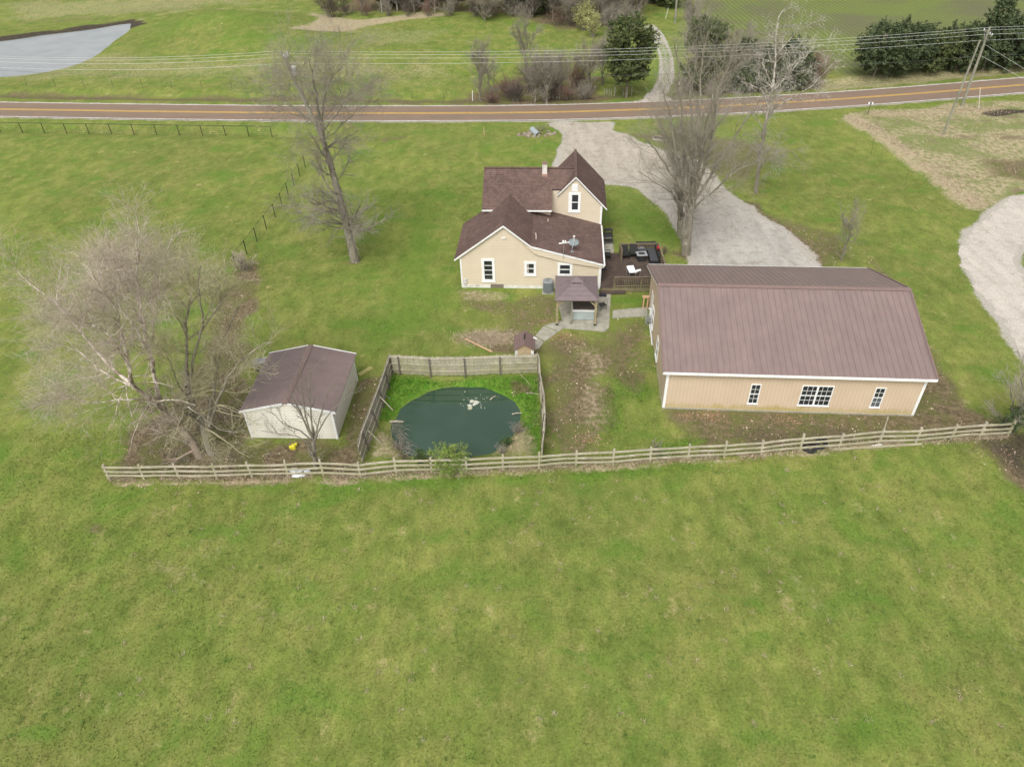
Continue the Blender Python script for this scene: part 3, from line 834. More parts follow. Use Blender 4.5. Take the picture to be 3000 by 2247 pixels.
window(house, (7.62, 0, 1.17), X, nF, 1.15, 1.16, .19)
window(house, (8.40, 6.75, 3.42), X, nF, 1.0, 1.72, .2, screen=(0, .14, 0, 1, WHITE2))
MB().box(8.64, 9.14, 6.70, 6.75, 5.22, 5.86).build('gable_vent', WHITE, house)
MB().tube([(3.32, -.05, 4.42), (3.42, -.09, 4.40)], .05, 6).tube([(3.50, -.05, 4.42), (3.62, -.09, 4.40)], .05, 6).box(3.38, 3.56, -.04, 0, 4.36, 4.46).build('flood_light', WHITE2, house)
MB().tube([(5.9, 1.2, 3.7), (5.9, 1.2, 4.0), (5.86, 1.25, 4.22)], .05, 8).build('vent_pipe', mat('pale_pipe', (.6, .5, .42)), house)
MB().tube([(6.75, 4.7, 3.4), (6.75, 4.7, 3.75)], .045, 8).build('vent_pipe', mat('pale_pipe', (.6, .5, .42)), house)
MB().box(.16, .42, -.13, -.03, .42, .82).tube([(.29, -.08, .42), (.29, -.08, .0)], .03, 6).build('electric_meter', mat('meter_grey', (.55, .55, .52)), house)
# dish and antenna
dl = hloc(G(1677, 744, 2.95))
dz = lambda s: 3.84 - (s - 5.55) * .27
di = empty('satellite_dish', HO + HE1 * 8.72 + HE2 * .55 + np.array([0, 0, dz(8.72)]), HA, 'grey satellite dish on the low brown roof of the cream house', 'satellite dish')
m_ = MB(); prof = [(0.001, 0)] + [(r_, r_ * r_ * .35) for r_ in (.1, .2, .3, .4, .47)]
m_.lathe(prof + [(r_, r_ * r_ * .35 + .015) for r_ in (.47, .3, .1, .001)], 24)
dd_ = m_.build('reflector', mat('dish_grey', (.20, .235, .245), (.17, .20, .21), 4, .6, .3, .05), di, smooth=True)
dd_.location = (.1, .35, .62); dd_.rotation_euler = (rad(38), rad(4), 0); dd_.scale = (.88, .66, .8)
MB().tube([(0, 0, 0), (0, 0, .35), (.06, .30, .60)], .035, 8).box(-.14, .14, -.12, .12, 0, .03).build('mast', GALV, di)
MB().tube([(.08, .18, .5), (.12, .05, .95), (.12, .35, 1.15)], .022, 6).box(.04, .20, .30, .42, 1.08, 1.20).build('receiver_arm', mat('cream_metal', (.62, .60, .52)), di)
an = empty('roof_antenna', HO + HE1 * 8.06 + HE2 * -.19 + np.array([0, 0, 2.75]), HA, 'small white antenna on a thin mast beside the grey dish', 'antenna')
MB().tube([(0, 0, 0), (0, 0, 1.35)], .02, 6).build('mast', GALV, an)
MB().bar((-.38, 0, 1.33), (.05, .05, 1.36), .10, .04).bar((.05, .05, 1.36), (.40, -.03, 1.46), .09, .04).box(-.12, .02, -.08, .06, 1.40, 1.58).box(.06, .17, -.03, .08, 1.40, 1.55).build('aerial_head', WHITE2, an)
# condenser
ac = empty('air_conditioner', (3.06, 49.36, 0), HA, 'round grey air conditioner beside the cream house wall', 'air conditioner')
ACM = mat('condenser_grey', (.165, .185, .19), (.125, .14, .145), 20, .5, .4, .5, stretch=(1, 1, 4))
q8 = lambda r_, k: [(r_ * np.sign(math.cos(t)) * abs(math.cos(t)) ** .45, r_ * np.sign(math.sin(t)) * abs(math.sin(t)) ** .45) for t in np.arange(32) * math.pi / 16]
pts = q8(.41, 0); MB().poly([(x, y, .14) for x, y in pts], (0, 0, .80)).build('casing', ACM, ac)
MB().lathe([(.39, .94), (.39, 1.0), (.31, 1.02), (.31, .97)], 28).build('top_rim', mat('rim_grey', (.30, .32, .33), rough=.5), ac)
MB().lathe([(.31, .945), (.31, .96), (.001, .96)], 24).build('fan_well', BLACKM, ac)
fb = MB()
for k in range(3):
    t = k * 2.09; c, s_ = math.cos(t), math.sin(t)
    fb.hexa([(c * .05, s_ * .05, .965), (c * .28, s_ * .28, .965), (c * .24 - s_ * .14, s_ * .24 + c * .14, .975), (c * .05 - s_ * .05, s_ * .05 + c * .05, .975)],
            [(c * .05, s_ * .05, .97), (c * .28, s_ * .28, .97), (c * .24 - s_ * .14, s_ * .24 + c * .14, .98), (c * .05 - s_ * .05, s_ * .05 + c * .05, .98)])
fb.build('fan_blade', mat('blade_grey', (.42, .43, .43)), ac)
fg = MB()
for r_ in (.1, .17, .24, .30): fg.tube([(r_ * math.cos(t), r_ * math.sin(t), 1.0) for t in np.linspace(0, 2 * math.pi, 21)], .004, 4, False)
for k in range(8): t = k * math.pi / 4; fg.tube([(0, 0, 1.01), (.31 * math.cos(t), .31 * math.sin(t), 1.0)], .004, 4)
fg.build('fan_grille', BLACKM, ac)
MB().box(-.46, .46, -.46, .46, 0, .05).box(-.42, -.2, -.40, -.2, .05, .14).box(.2, .42, -.4, -.2, .05, .14).box(-.42, -.2, .2, .4, .05, .14).box(.2, .42, .2, .4, .05, .14).build('base', CONC, ac)

# ------------------------------------------------------------------ barn
BO, BA, BL, BW, BHW, BHR, BOE, BOG = np.array([9.52, 34.82, 0.]), -.09, 15.35, 12.44, 3.27, 5.36, .39, .32
barn = empty('metal_barn', BO, BA, 'large tan metal barn with a long brown ribbed metal roof', 'barn')
bs = (BHR - BHW) / (BW / 2); he = BHR - bs * (BW / 2 + BOE)
MB().poly([(0, 0, .0), (0, BW, 0), (0, BW, BHW - .06), (0, BW / 2, BHR - .06), (0, 0, BHW - .06)], (BL, 0, 0)).build('wall', TAN, barn)
MB().box(-.04, BL + .04, -.04, BW + .04, -.05, .10).build('foundation', CONC, barn)
rf = MB()
for sgn in (0, 1):
    a = (-BOG, -BOE if sgn == 0 else BW + BOE, he); b = (-BOG, BW / 2, BHR)
    rf.poly([a, b, (b[0], b[1], b[2] + .05), (a[0], a[1], a[2] + .05)], (BL + 2 * BOG, 0, 0))
    for x in np.arange(-BOG + .31, BL + BOG - .1, .37):
        rf.bar((x, a[1] + (.01 if sgn == 0 else -.01), he + .054), (x, BW / 2, BHR + .054), .028, .018)
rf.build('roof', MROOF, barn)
rcap = MB()
for sg in (-1, 1): rcap.hexa([(-BOG, BW / 2, BHR + .085), (BL + BOG, BW / 2, BHR + .085), (BL + BOG, BW / 2 + sg * .24, BHR + .085 - .24 * bs), (-BOG, BW / 2 + sg * .24, BHR + .085 - .24 * bs)],
                             [(-BOG, BW / 2, BHR + .11), (BL + BOG, BW / 2, BHR + .11), (BL + BOG, BW / 2 + sg * .24, BHR + .11 - .24 * bs), (-BOG, BW / 2 + sg * .24, BHR + .11 - .24 * bs)])
rcap.build('ridge_cap', MTRIM, barn)
for x in (-BOG - .03, BL + BOG - .05):
    rt = MB()
    for a in (-BOE, BW + BOE): rt.bar((x + .04, a, he + .045), (x + .04, BW / 2, BHR + .045), .10, .11)
    rt.build('roof_edge_trim', MTRIM, barn)
tr = MB()
tr.box(-BOG, BL + BOG, -BOE - .04, -BOE, he - .12, he + .05); tr.box(-BOG, BL + BOG, BW + BOE, BW + BOE + .04, he - .12, he + .05)
tr.box(-.03, .13, -.03, 0, .10, BHW - .1); tr.box(-.03, 0, 0, .12, .10, BHW - .1); tr.box(BL - .13, BL + .03, -.03, 0, .10, BHW - .1); tr.box(BL, BL + .03, 0, .12, .10, BHW - .1)
tr.box(-BOG, BL + BOG, -BOE, 0, he - .14, he - .12)
for a in (-BOE, BW + BOE): tr.bar((-BOG - .02, a, he - .06), (-BOG - .02, BW / 2, BHR - .06), .03, .10)
tr.build('white_trim', WHITE2, barn)
window(barn, (5.16, 0, .62), X, nF, .61, 1.55, .055, rows=4, cols=2)
window(barn, (8.22, 0, .61), X, nF, 1.88, 1.58, .055, rows=4, cols=6, mull=.11)
window(barn, (12.55, 0, .62), X, nF, .61, 1.55, .055, rows=4, cols=2, screen=(0, 1, 0, .48, SCREEN))
for t in (4.55, 8.35): window(barn, (0, t + .95, .28), (0, -1, 0), (-1, 0, 0), .95, 1.58, .06, rows=2, cols=1)
bd = MB().box(-.03, 0, 9.8, 10.75, .1, 2.2); bd.build('door', WHITE2, barn)

# ------------------------------------------------------------------ shed left of the pond
SO, SA, SL, SW, SHW, SHR, SOE = np.array([-16.13, 33.1, 0.]), -.06, 5.38, 5.77, 2.2, 2.81, .23
shed = empty('storage_shed', SO, SA, 'ivory storage shed with a low brown metal roof beside the pond fence', 'shed')
ss_ = (SHR - SHW) / (SL / 2); she = SHR - ss_ * (SL / 2 + SOE)
MB().poly([(0, 0, 0), (SL, 0, 0), (SL, 0, SHW - .04), (SL / 2, 0, SHR - .04), (0, 0, SHW - .04)], (0, SW, 0)).build('wall', CREAMSHED, shed)
rf = MB(); OG = .06
for sg, x in ((0, -SOE), (1, SL + SOE)):
    rf.poly([(x, -OG, she), (SL / 2, -OG, SHR), (SL / 2, -OG, SHR + .04), (x, -OG, she + .04)], (0, SW + 2 * OG, 0))
    if sg == 0:
        for t in np.arange(.11, SW, .23): rf.bar((x, t, she + .045), (SL / 2, t, SHR + .045), .03, .018)
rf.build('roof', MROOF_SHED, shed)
MB().hexa([(SL / 2 - .17, -OG - .02, SHR + .03), (SL / 2, -OG - .02, SHR + .07), (SL / 2, SW + OG + .02, SHR + .07), (SL / 2 - .17, SW + OG + .02, SHR + .03)],
          [(SL / 2 - .17, -OG - .02, SHR + .05), (SL / 2, -OG - .02, SHR + .09), (SL / 2, SW + OG + .02, SHR + .09), (SL / 2 - .17, SW + OG + .02, SHR + .05)]).hexa(
          [(SL / 2, -OG - .02, SHR + .07), (SL / 2 + .17, -OG - .02, SHR + .03), (SL / 2 + .17, SW + OG + .02, SHR + .03), (SL / 2, SW + OG + .02, SHR + .07)],
          [(SL / 2, -OG - .02, SHR + .09), (SL / 2 + .17, -OG - .02, SHR + .05), (SL / 2 + .17, SW + OG + .02, SHR + .05), (SL / 2, SW + OG + .02, SHR + .09)]).build('ridge_cap', MTRIM, shed)
tr = MB()
for y0 in (-OG - .05, SW + OG):
    for x in (-SOE, SL + SOE):
        a, b = np.array([x, y0, she + .07]), np.array([SL / 2 + (-.17 if x < 0 else .17), y0, SHR + .07 - .17 * ss_ + .02])
        tr.poly([a, b, b - (0, 0, .13), a - (0, 0, .15)], (0, .05, 0))
tr.box(-.03, .10, -.03, 0, 0, SHW - .12); tr.box(SL - .10, SL + .03, -.03, 0, 0, SHW - .12); tr.box(SL, SL + .03, 0, .10, 0, SHW - .12); tr.box(SL, SL + .03, SW - .10, SW + .03, 0, SHW - .12)
tr.box(SL, SL + .02, .1, SW - .1, SHW - .22, SHW - .12)
tr.build('white_trim', WHITE2, shed)

# ------------------------------------------------------------------ little pump house behind the board fence
wh = empty('pump_house', (0.92, 40.2, 0), -.05, 'tiny tan shed with a ribbed brown roof behind the pond fence', 'shed')
MB().poly([(-.62, -.6, 0), (.62, -.6, 0), (.62, -.6, 1.46), (0, -.6, 1.86), (-.62, -.6, 1.46)], (0, 1.3, 0)).build('wall', wood_mat('pump_house_wood', (.50, .39, .24), (.40, .30, .18), .2), wh)
rf = MB()
for sg in (-1, 1):
    rf.poly([(0, -.78, 1.93), (sg * .74, -.78, 1.46), (sg * .74, -.78, 1.50), (0, -.78, 1.97)], (0, 1.66, 0))
    for k in range(1, 5): x = sg * .17 * k; z = 1.95 - abs(x) * .635; rf.bar((x, -.785, z + .03), (x, .885, z + .03), .03, .03)
rf.build('roof', mat('ribbed_brown_roof', (.18, .115, .10), (.15, .10, .09), 5, .45, .5, .05), wh)
MB().tube([(0, -.15, 2.0), (0, .42, 2.0)], .055, 8).build('vent_pipe', BLACKM, wh)
for x in (-.64, .46): MB().box(x, x + .18, -.625, -.6, 0, 1.36).build('corner_board', WHITE2, wh)
MB().bar((.62, .55, 1.62), (.82, .62, 1.50), .16, .06).build('lamp', WHITE2, wh)

# ------------------------------------------------------------------ gazebo and hot tub
gz = empty('gazebo', (4.95, 45.95, 0.06), rad(-4), 'brown hardtop gazebo on wooden posts over the hot tub', 'gazebo')
GR = mat('gazebo_roof_metal', (.175, .135, .135), (.15, .118, .118), 3, .5, .45, .05)
hw_, hd_, ez_, tz_ = 1.58, 1.75, 2.22, 2.85
rf = MB(); cu = .42
for a, b in (((-1, -1), (1, -1)), ((1, -1), (1, 1)), ((1, 1), (-1, 1)), ((-1, 1), (-1, -1))):
    P = [(a[0] * hw_, a[1] * hd_, ez_), (b[0] * hw_, b[1] * hd_, ez_), (b[0] * cu, b[1] * cu, tz_), (a[0] * cu, a[1] * cu, tz_)]
    rf.hexa(P, [(x, y, z + .03) for x, y, z in P])
    for f1 in (.27, .55, .8):
        l = lambda c, f1=f1: (c[0] * (hw_ + (cu - hw_) * f1), c[1] * (hd_ + (cu - hd_) * f1), ez_ + (tz_ - ez_) * f1 + .035)
        rf.bar(l(a), l(b), .03, .015)
    rf.bar((a[0] * hw_, a[1] * hd_, ez_ + .035), (a[0] * cu, a[1] * cu, tz_ + .035), .05, .03)
    m0 = ((a[0] + b[0]) / 2, (a[1] + b[1]) / 2); rf.bar((m0[0] * hw_, m0[1] * hd_, ez_ + .035), (m0[0] * cu, m0[1] * cu, tz_ + .035), .05, .03)
rf.build('roof', GR, gz)
MB().add([(-.5, -.5, 2.98), (.5, -.5, 2.98), (.5, .5, 2.98), (-.5, .5, 2.98), (0, 0, 3.22)], [(0, 1, 4), (1, 2, 4), (2, 3, 4), (3, 0, 4), (3, 2, 1, 0)]).build('cupola', GR, gz)
MB().box(-.36, .36, -.36, .36, 2.84, 2.98).build('cupola_vent', BLACKM, gz)
for x, y in ((-1.40, -1.5), (1.40, -1.5), (-1.40, 1.45), (1.40, 1.45)):
    p_ = MB().box(x - .075, x + .075, y - .075, y + .075, 0, 2.2).build('post', POSTW, gz)
    MB().box(x - .095, x + .095, y - .095, y + .095, 0, .12).build('post_base', BLACKM, p_)
    MB().bar((x, y, 1.62), (x - np.sign(x) * .48, y, 2.12), .09, .09).bar((x, y, 1.62), (x, y - np.sign(y) * .48, 2.12), .09, .09).build('brace', POSTW, gz)
MB().box(-.40, -.29, -1.42, -1.31, 0, 2.1).build('post', POLEW, gz)
bm_ = MB()
for y in (-1.5, 1.45): bm_.box(-1.5, 1.5, y - .05, y + .05, 2.08, 2.2)
for x in (-1.4, 1.4): bm_.box(x - .05, x + .05, -1.45, 1.4, 2.085, 2.195)
bm_.build('beam', POSTW, gz)
tb = empty('hot_tub', (5.52, 46.05, .06), rad(-4), 'pale grey hot tub with a dark cover under the gazebo', 'hot tub')
MB().box(-.80, .80, -.98, .95, .02, .74).build('cabinet', mat('hot_tub_grey', (.36, .42, .40), (.31, .36, .34), 2, .5, .4, .05), tb, bevel=.03)
MB().box(-.84, .84, -1.03, 1.0, .74, .83).build('rim', WHITE2, tb, bevel=.02)
MB().box(-.80, .80, -.90, .98, .832, .93).build('cover', mat('dark_tub_cover', (.06, .05, .045), (.11, .085, .065), 4, .7, .3, .2), tb, bevel=.02)

# ------------------------------------------------------------------ deck
DZ = .40
deck = empty('wooden_deck', (7.2, 49.0, 0), rad(-1.6), 'dark wet wooden deck beside the cream house with plain railings', 'deck')
dk = MB()
for k in range(38):
    x = .0 + k * .14
    dk.box(x, x + .13, 0, 5.7 if x < 2.0 else 5.62, DZ - .03, DZ)
dk.build('deck_boards', DECKW, deck)
MB().box(0, 5.3, -.03, .0, .05, DZ - .01).box(5.3, 5.33, 0, 5.6, .05, DZ - .01).box(.1, 5.2, .1, 5.5, .05, DZ - .06).build('skirt', DECKRAIL, deck)
MB().box(-.1, 1.9, -.36, -.03, .02, .20).build('step', DECKW, deck)
def railing(a, b, n_):
    a, b = np.array(a, float), np.array(b, float); r_ = MB()
    r_.bar((*a, DZ + .92), (*b, DZ + .92), .14, .04); r_.bar((*a, DZ + .82), (*b, DZ + .82), .04, .09); r_.bar((*a, DZ + .12), (*b, DZ + .12), .04, .09)
    for t in np.linspace(0, 1, n_): p_ = a + (b - a) * t; r_.box(p_[0] - .02, p_[0] + .02, p_[1] - .02, p_[1] + .02, DZ + .02, DZ + .84)
    r_.build('railing', DECKRAIL, deck)
    for t in np.linspace(0, 1, 3): p_ = a + (b - a) * t; MB().box(p_[0] - .05, p_[0] + .05, p_[1] - .05, p_[1] + .05, DZ - .3, DZ + .90).build('post', DECKRAIL, deck)
railing((1.0, .06), (5.25, .06), 32); railing((2.05, 5.55), (5.25, 5.55), 26); railing((5.25, .06), (5.25, 5.55), 40); railing((2.05, 4.3), (2.05, 5.55), 9)
def on_deck(px, py, z=DZ): return G(px, py, z)
def chair(name, P, rz, label, grp, c=BLACKM, arms=True, w_=.58):
    o = empty(name, P, rz, label, 'chair', grp)
    MB().box(-w_ / 2, w_ / 2, -.28, .28, .38, .46).build('seat', c, o)
    MB().hexa([(-w_ / 2, .24, .44), (w_ / 2, .24, .44), (w_ / 2, .30, .44), (-w_ / 2, .30, .44)], [(-w_ / 2, .36, 1.0), (w_ / 2, .36, 1.0), (w_ / 2, .42, 1.0), (-w_ / 2, .42, 1.0)]).build('backrest', c, o)
    for x in (-1, 1):
        for y in (-.25, .25): MB().box(x * w_ / 2 - .02, x * w_ / 2 + .02, y - .02, y + .02, 0, .40).build('leg', BLACKM, o)
        MB().bar((x * w_ / 2, -.26, .64), (x * w_ / 2, .32, .68), .05, .03).bar((x * w_ / 2, -.25, .4), (x * w_ / 2, -.25, .64), .03, .03).build('armrest', BLACKM, o)
    return o
chair('deck_chair', on_deck(1831, 757), rad(8), 'black deck chair at the left end of the row by the back railing', 'black chairs by the deck railing')
chair('deck_chair', on_deck(1853, 753), rad(-6), 'black deck chair between the grey side table and another black chair', 'black chairs by the deck railing')
WICK = mat('black_wicker', (.035, .034, .034), (.02, .02, .02), 20, .6, .3, .3); CUSH = mat('charcoal_cushion', (.07, .07, .075), (.05, .05, .055), 5, .8, .2, .1)
sf = empty('deck_sofa', on_deck(1905, 748), rad(-90 - 2), 'black wicker corner sofa against the right deck railing', 'sofa')
MB().box(-1.3, 1.2, -.38, .38, 0, .34).box(-1.3, -.55, -1.3, -.38, 0, .34).build('base', WICK, sf)
MB().box(-1.28, 1.18, -.36, .28, .345, .45).box(-1.2, -.57, -1.28, -.4, .345, .447).build('cushion', CUSH, sf, bevel=.03)
MB().box(-1.3, 1.2, .28, .40, .34, .80).box(-1.42, -1.3, -1.3, .4, 0, .80).build('backrest', WICK, sf)
sf.location = on_deck(1915, 756); sf.location.x -= .1
fp = empty('fire_table', on_deck(1878, 762), rad(3), 'square grey fire table in the middle of the black deck seating', 'table')
MB().box(-.30, .30, -.30, .30, 0, .56).build('base', WICK, fp)
MB().box(-.44, .44, -.40, .40, .56, .61).build('tabletop', mat('grey_stone_top', (.30, .30, .31), (.24, .24, .25), 4, .5, .4, .05), fp, bevel=.01)
MB().box(-.24, .24, -.18, .18, .612, .625).build('burner', BLACKM, fp)
st = empty('side_table', on_deck(1876, 741), rad(3), 'small grey side table behind the fire table', 'table')
MB().box(-.26, .26, -.17, .17, .48, .52).build('tabletop', mat('grey_stone_top', (.30, .30, .31)), st)
for x in (-.22, .22):
    for y in (-.13, .13): MB().box(x - .02, x + .02, y - .02, y + .02, 0, .48).build('leg', BLACKM, st)
chair('lounge_chair', on_deck(1778, 758), rad(88), 'dark wicker chair against the house wall with a grey cushion', None, WICK)
tag(MB().box(-.3, .3, -.2, .2, 0, .06).build('door_mat', BLACKR), 'dark door mat on the deck by the house wall', 'door mat').location = on_deck(1766.5, 789)
tag(MB().box(-.3, .3, -.2, .2, 0, .03).build('door_mat', mat('blue_black_mat', (.03, .032, .045))), 'dark blue door mat on the concrete behind the gazebo', 'door mat').location = G(1766, 866, .06)
# potted plants and a metal rack by the wall
for k, (px, py, lb) in enumerate(((1781, 694, 'dark iron plant stand nearest the back of the house wall'), (1782, 712, 'dark iron plant stand nearer the deck by the house wall'))):
    P = G(px, py, .1); o = empty('plant_stand', (P[0], P[1], .06), 0, lb, 'plant stand')
    for zz in (.3, .7): MB().box(-.35, .35, -.25, .25, zz, zz + .03).build('shelf', BLACKM, o)
    for x in (-.33, .33):
        for y in (-.23, .23): MB().box(x - .015, x + .015, y - .015, y + .015, 0, .72).build('leg', BLACKM, o)
# a white folding lounger folded over the railing
P = on_deck(1856, 800, DZ + .5)
wl_ = empty('folded_lounger', (P[0], P[1] + .15, DZ), rad(12), 'white folded lounger leaning behind the front deck railing', 'lounger')
LF = mat('white_sling', (.74, .74, .74), (.6, .6, .6), 4, .7, .2, .2)
MB().hexa([(-.42, -.25, .62), (.15, -.30, .58), (.12, -.28, .62), (-.40, -.22, .66)], [(-.50, .28, .92), (.10, .28, .90), (.08, .30, .94), (-.48, .30, .96)]).build('backrest', LF, wl_)
MB().hexa([(.05, -.22, .56), (.62, -.12, .60), (.62, .02, .60), (.05, -.05, .56)], [(.05, -.20, .63), (.60, -.10, .68), (.60, .04, .68), (.05, -.02, .63)]).build('seat', LF, wl_)
MB().tube([(-.4, -.2, 0), (-.42, -.2, .6)], .02, 6).tube([(.1, -.25, 0), (.12, -.25, .6)], .02, 6).tube([(.55, -.1, 0), (.58, -.1, .6)], .02, 6).tube([(-.45, .2, 0), (-.46, .24, .9)], .02, 6).build('leg_frame', GALV, wl_)
# ------------------------------------------------------------------ three-rail fence along the field
rng = np.random.default_rng(21)
rail = empty('rail_fence', (0, 31, 0), 0, 'long weathered three-rail wooden fence along the front of the yard', 'fence')
fx = [(322, 1403), (423, 1403), (528, 1401), (636, 1401), (740, 1397), (844, 1395), (948, 1391), (1057, 1397), (1161, 1386), (1264, 1384), (1367, 1382), (1473, 1376),
      (1579, 1373), (1687, 1364), (1794, 1360), (1904, 1352), (2014, 1345), (2120, 1340), (2228, 1333), (2342, 1320), (2456, 1312), (2573, 1300), (2681, 1297), (2784, 1288), (2868, 1281), (2950, 1277)]
off = np.array([0, 31, 0.])
FP = [G(a, b) - off for a, b in fx]
for k, P in enumerate(FP):
    l = rng.normal(0, .03, 2)
    h_ = 1.20 + rng.normal(0, .04) if k not in (19, 12) else 1.34
    b0 = [(P[0] - .055, P[1] - .06, -.05), (P[0] + .055, P[1] - .06, -.05), (P[0] + .055, P[1] + .06, -.05), (P[0] - .055, P[1] + .06, -.05)]
    MB().hexa(b0, [(x + l[0], y + l[1], h_ + (.02 if i < 2 else 0)) for i, (x, y, z) in enumerate(b0)]).build('post', RAILW, rail)
lv = [(.26, .40), (.60, .74), (.96, 1.10)]
prev = rng.normal(0, .02, 3)
for k in range(len(FP) - 1):
    a, b = FP[k], FP[k + 1]
    d = (b - a) / np.linalg.norm(b - a); nrm_ = np.array([d[1], -d[0], 0])
    nxt = rng.normal(0, .022, 3)
    for i in range(3):
        if k >= 23 and i == 1 and k > 23: pass
        z = np.mean(lv[i])
        sag = rng.normal(0, .025)
        pts = []
        for t in np.linspace(-.03, 1.03, 7):
            zz = z + prev[i] * (1 - t) + nxt[i] * t + sag * math.sin(math.pi * np.clip(t, 0, 1)) + (rng.normal(0, .006))
            pts.append(a + (b - a) * t + nrm_ * .085 + np.array([0, 0, zz]))
        rb = MB()
        v, f = [], []
        for p_ in pts:
            for dy, dz_ in ((.02, -.068), (-.02, -.068), (-.02, .068), (.02, .068)): v.append(p_ + nrm_ * -dy + np.array([0, 0, dz_]))
        for j in range(6):
            for c in range(4): f.append((j * 4 + c, j * 4 + (c + 1) % 4, j * 4 + 4 + (c + 1) % 4, j * 4 + 4 + c))
        f += [(3, 2, 1, 0), (24, 25, 26, 27)]
        rb.add(v, f).build('rail', RAILW, rail)
    prev = nxt
P = G(2583, 1290) - off
MB().bar((P[0], P[1] + .1, .0), (P[0] - .08, P[1] + .15, 1.75), .06, .05).build('stake', RAILW, rail)

# ------------------------------------------------------------------ board fence round the pond
bf = empty('board_fence', (-3, 38.7, 0), 0, 'tall weathered board fence around three sides of the small pond', 'fence')
bo = np.array([-3, 38.7, 0.])
def board_run(pts, h_, lean=(0, 0), inside=1, wmat=BOARDW, seed=0, posts=True, wave=.0):
    """pts plan points; panel between each pair; inside = side of the rails"""
    r_ = np.random.default_rng(seed)
    for k in range(len(pts) - 1):
        a, b = np.array(pts[k], float) - bo[:2], np.array(pts[k + 1], float) - bo[:2]
        L = np.hypot(*(b - a)); d = (b - a) / L; nn = np.array([-d[1], d[0]]) * inside
        n_ = max(1, int(L / .145)); w_ = L / n_
        la = np.array(lean[k] if isinstance(lean, list) else lean, float); lb = np.array(lean[k + 1] if isinstance(lean, list) else lean, float)
        mb = MB()
        for i in range(n_):
            t0, t1 = (i * w_ + .006) / L, ((i + 1) * w_ - .006) / L
            hh = h_ + r_.normal(0, .025); ln = la + (lb - la) * (i / n_) + r_.normal(0, .008, 2)
            o_ = r_.normal(0, .006); z0 = .03 + abs(r_.normal(0, .03))
            p0, p1 = a + (b - a) * t0 + nn * o_, a + (b - a) * t1 + nn * o_
            q0, q1 = p0 + nn * .018, p1 + nn * .018
            B_ = [(*p0, z0), (*p1, z0), (*q1, z0), (*q0, z0)]
            T_ = [(*(p0 + ln), hh), (*(p1 + ln), hh), (*(q1 + ln), hh), (*(q0 + ln), hh)]
            dd = d * .035
            mid = hh - .05
            mb.hexa(B_, [(x + 0, y, mid) for x, y, z in T_])
            mb.hexa([(x, y, mid) for x, y, z in T_], [(T_[0][0] + dd[0], T_[0][1] + dd[1], hh), (T_[1][0] - dd[0], T_[1][1] - dd[1], hh), (T_[2][0] - dd[0], T_[2][1] - dd[1], hh), (T_[3][0] + dd[0], T_[3][1] + dd[1], hh)])
        mb.build('board_panel', wmat, bf)
        for z in (.42, .93, h_ - .14):
            s0, s1 = a + la * z / h_ + nn * .045, b + lb * z / h_ + nn * .045
            MB().bar((*s0, z + r_.normal(0, .02)), (*s1, z + r_.normal(0, .02)), .045, .09).build('rail', RAILW, bf)
        if posts:
            p0 = a + nn * .08
            MB().hexa([(p0[0] - .05, p0[1] - .05, -.1), (p0[0] + .05, p0[1] - .05, -.1), (p0[0] + .05, p0[1] + .05, -.1), (p0[0] - .05, p0[1] + .05, -.1)],
                      [(p0[0] - .05 + la[0], p0[1] - .05 + la[1], h_ - .1), (p0[0] + .05 + la[0], p0[1] - .05 + la[1], h_ - .1), (p0[0] + .05 + la[0], p0[1] + .05 + la[1], h_ - .1), (p0[0] - .05 + la[0], p0[1] + .05 + la[1], h_ - .1)]).build('post', mat('dark_old_post', (.16, .14, .11), (.11, .10, .08), 6), bf)
back = [G(a, b)[:2] for a, b in ((1148, 1096), (1174, 1096), (1263, 1102), (1364, 1101), (1466, 1097), (1577, 1093))]
board_run(back, 1.62, (0, 0), -1, BOARDWG, 3)
lft = [G(a, b)[:2] for a, b in ((1148, 1096), (1137, 1138), (1122, 1192), (1104, 1250), (1078, 1318), (1062, 1362))]
board_run(lft, 1.62, [(-.02, 0), (-.08, 0), (-.16, 0), (-.22, 0), (-.20, 0), (-.06, 0)], 1, BOARDW, 4)
rgt = [G(a, b)[:2] for a, b in ((1580, 1094), (1583, 1150), (1588, 1212), (1590, 1268), (1590, 1320), (1588, 1362))]
board_run(rgt, 1.62, [(0, 0), (.02, 0), (.16, 0), (.17, 0), (.12, 0), (.02, 0)], -1, BOARDW, 5)
for px, py in ((1118, 1200), (1085, 1300)):
    P = G(px, py) - bo; MB().bar((P[0] + .75, P[1] - .1, 0), (P[0] + .02, P[1], 1.1), .08, .04).build('brace', RAILW, bf)

# ------------------------------------------------------------------ dark metal pasture fences
def wire_fence(name, pts, h_, label, nw=5, pr=.03, m=BLACKM, top=.022, wr=.006, postname='post', wname='wire'):
    o0 = np.array([*pts[0][:2], 0.])
    e = empty(name, o0, 0, label, 'fence')
    P = [np.array([p[0] - o0[0], p[1] - o0[1], Hz(p[0], p[1])]) for p in pts]
    for p in P: MB().tube([p + (0, 0, -.1), p + (0, 0, h_)], pr, 6).build(postname, m, e)
    for a, b in zip(P[:-1], P[1:]):
        if top: MB().tube([a + (0, 0, h_ - .02), b + (0, 0, h_ - .02)], top, 6).build('top_rail', m, e)
    for i in range(nw):
        z = .15 + (h_ - .3) * i / max(1, nw - 1)
        MB().tube([p + (0, 0, z) for p in P], wr, 4).build(wname, m, e)
    return e
DG = mat('dark_green_fence_metal', (.028, .032, .022), (.045, .045, .03), 8, .6, .3, .1)
A0, A1 = G(62, 379), G(727, 389)
dA = (A1 - A0) / 10
wire_fence('pasture_fence', [A0 + dA * k for k in range(-4, 11)] + [G(795, 391)], 1.3, 'dark pipe fence along the near side of the road on the left', 5, .045, DG, .032, .009)
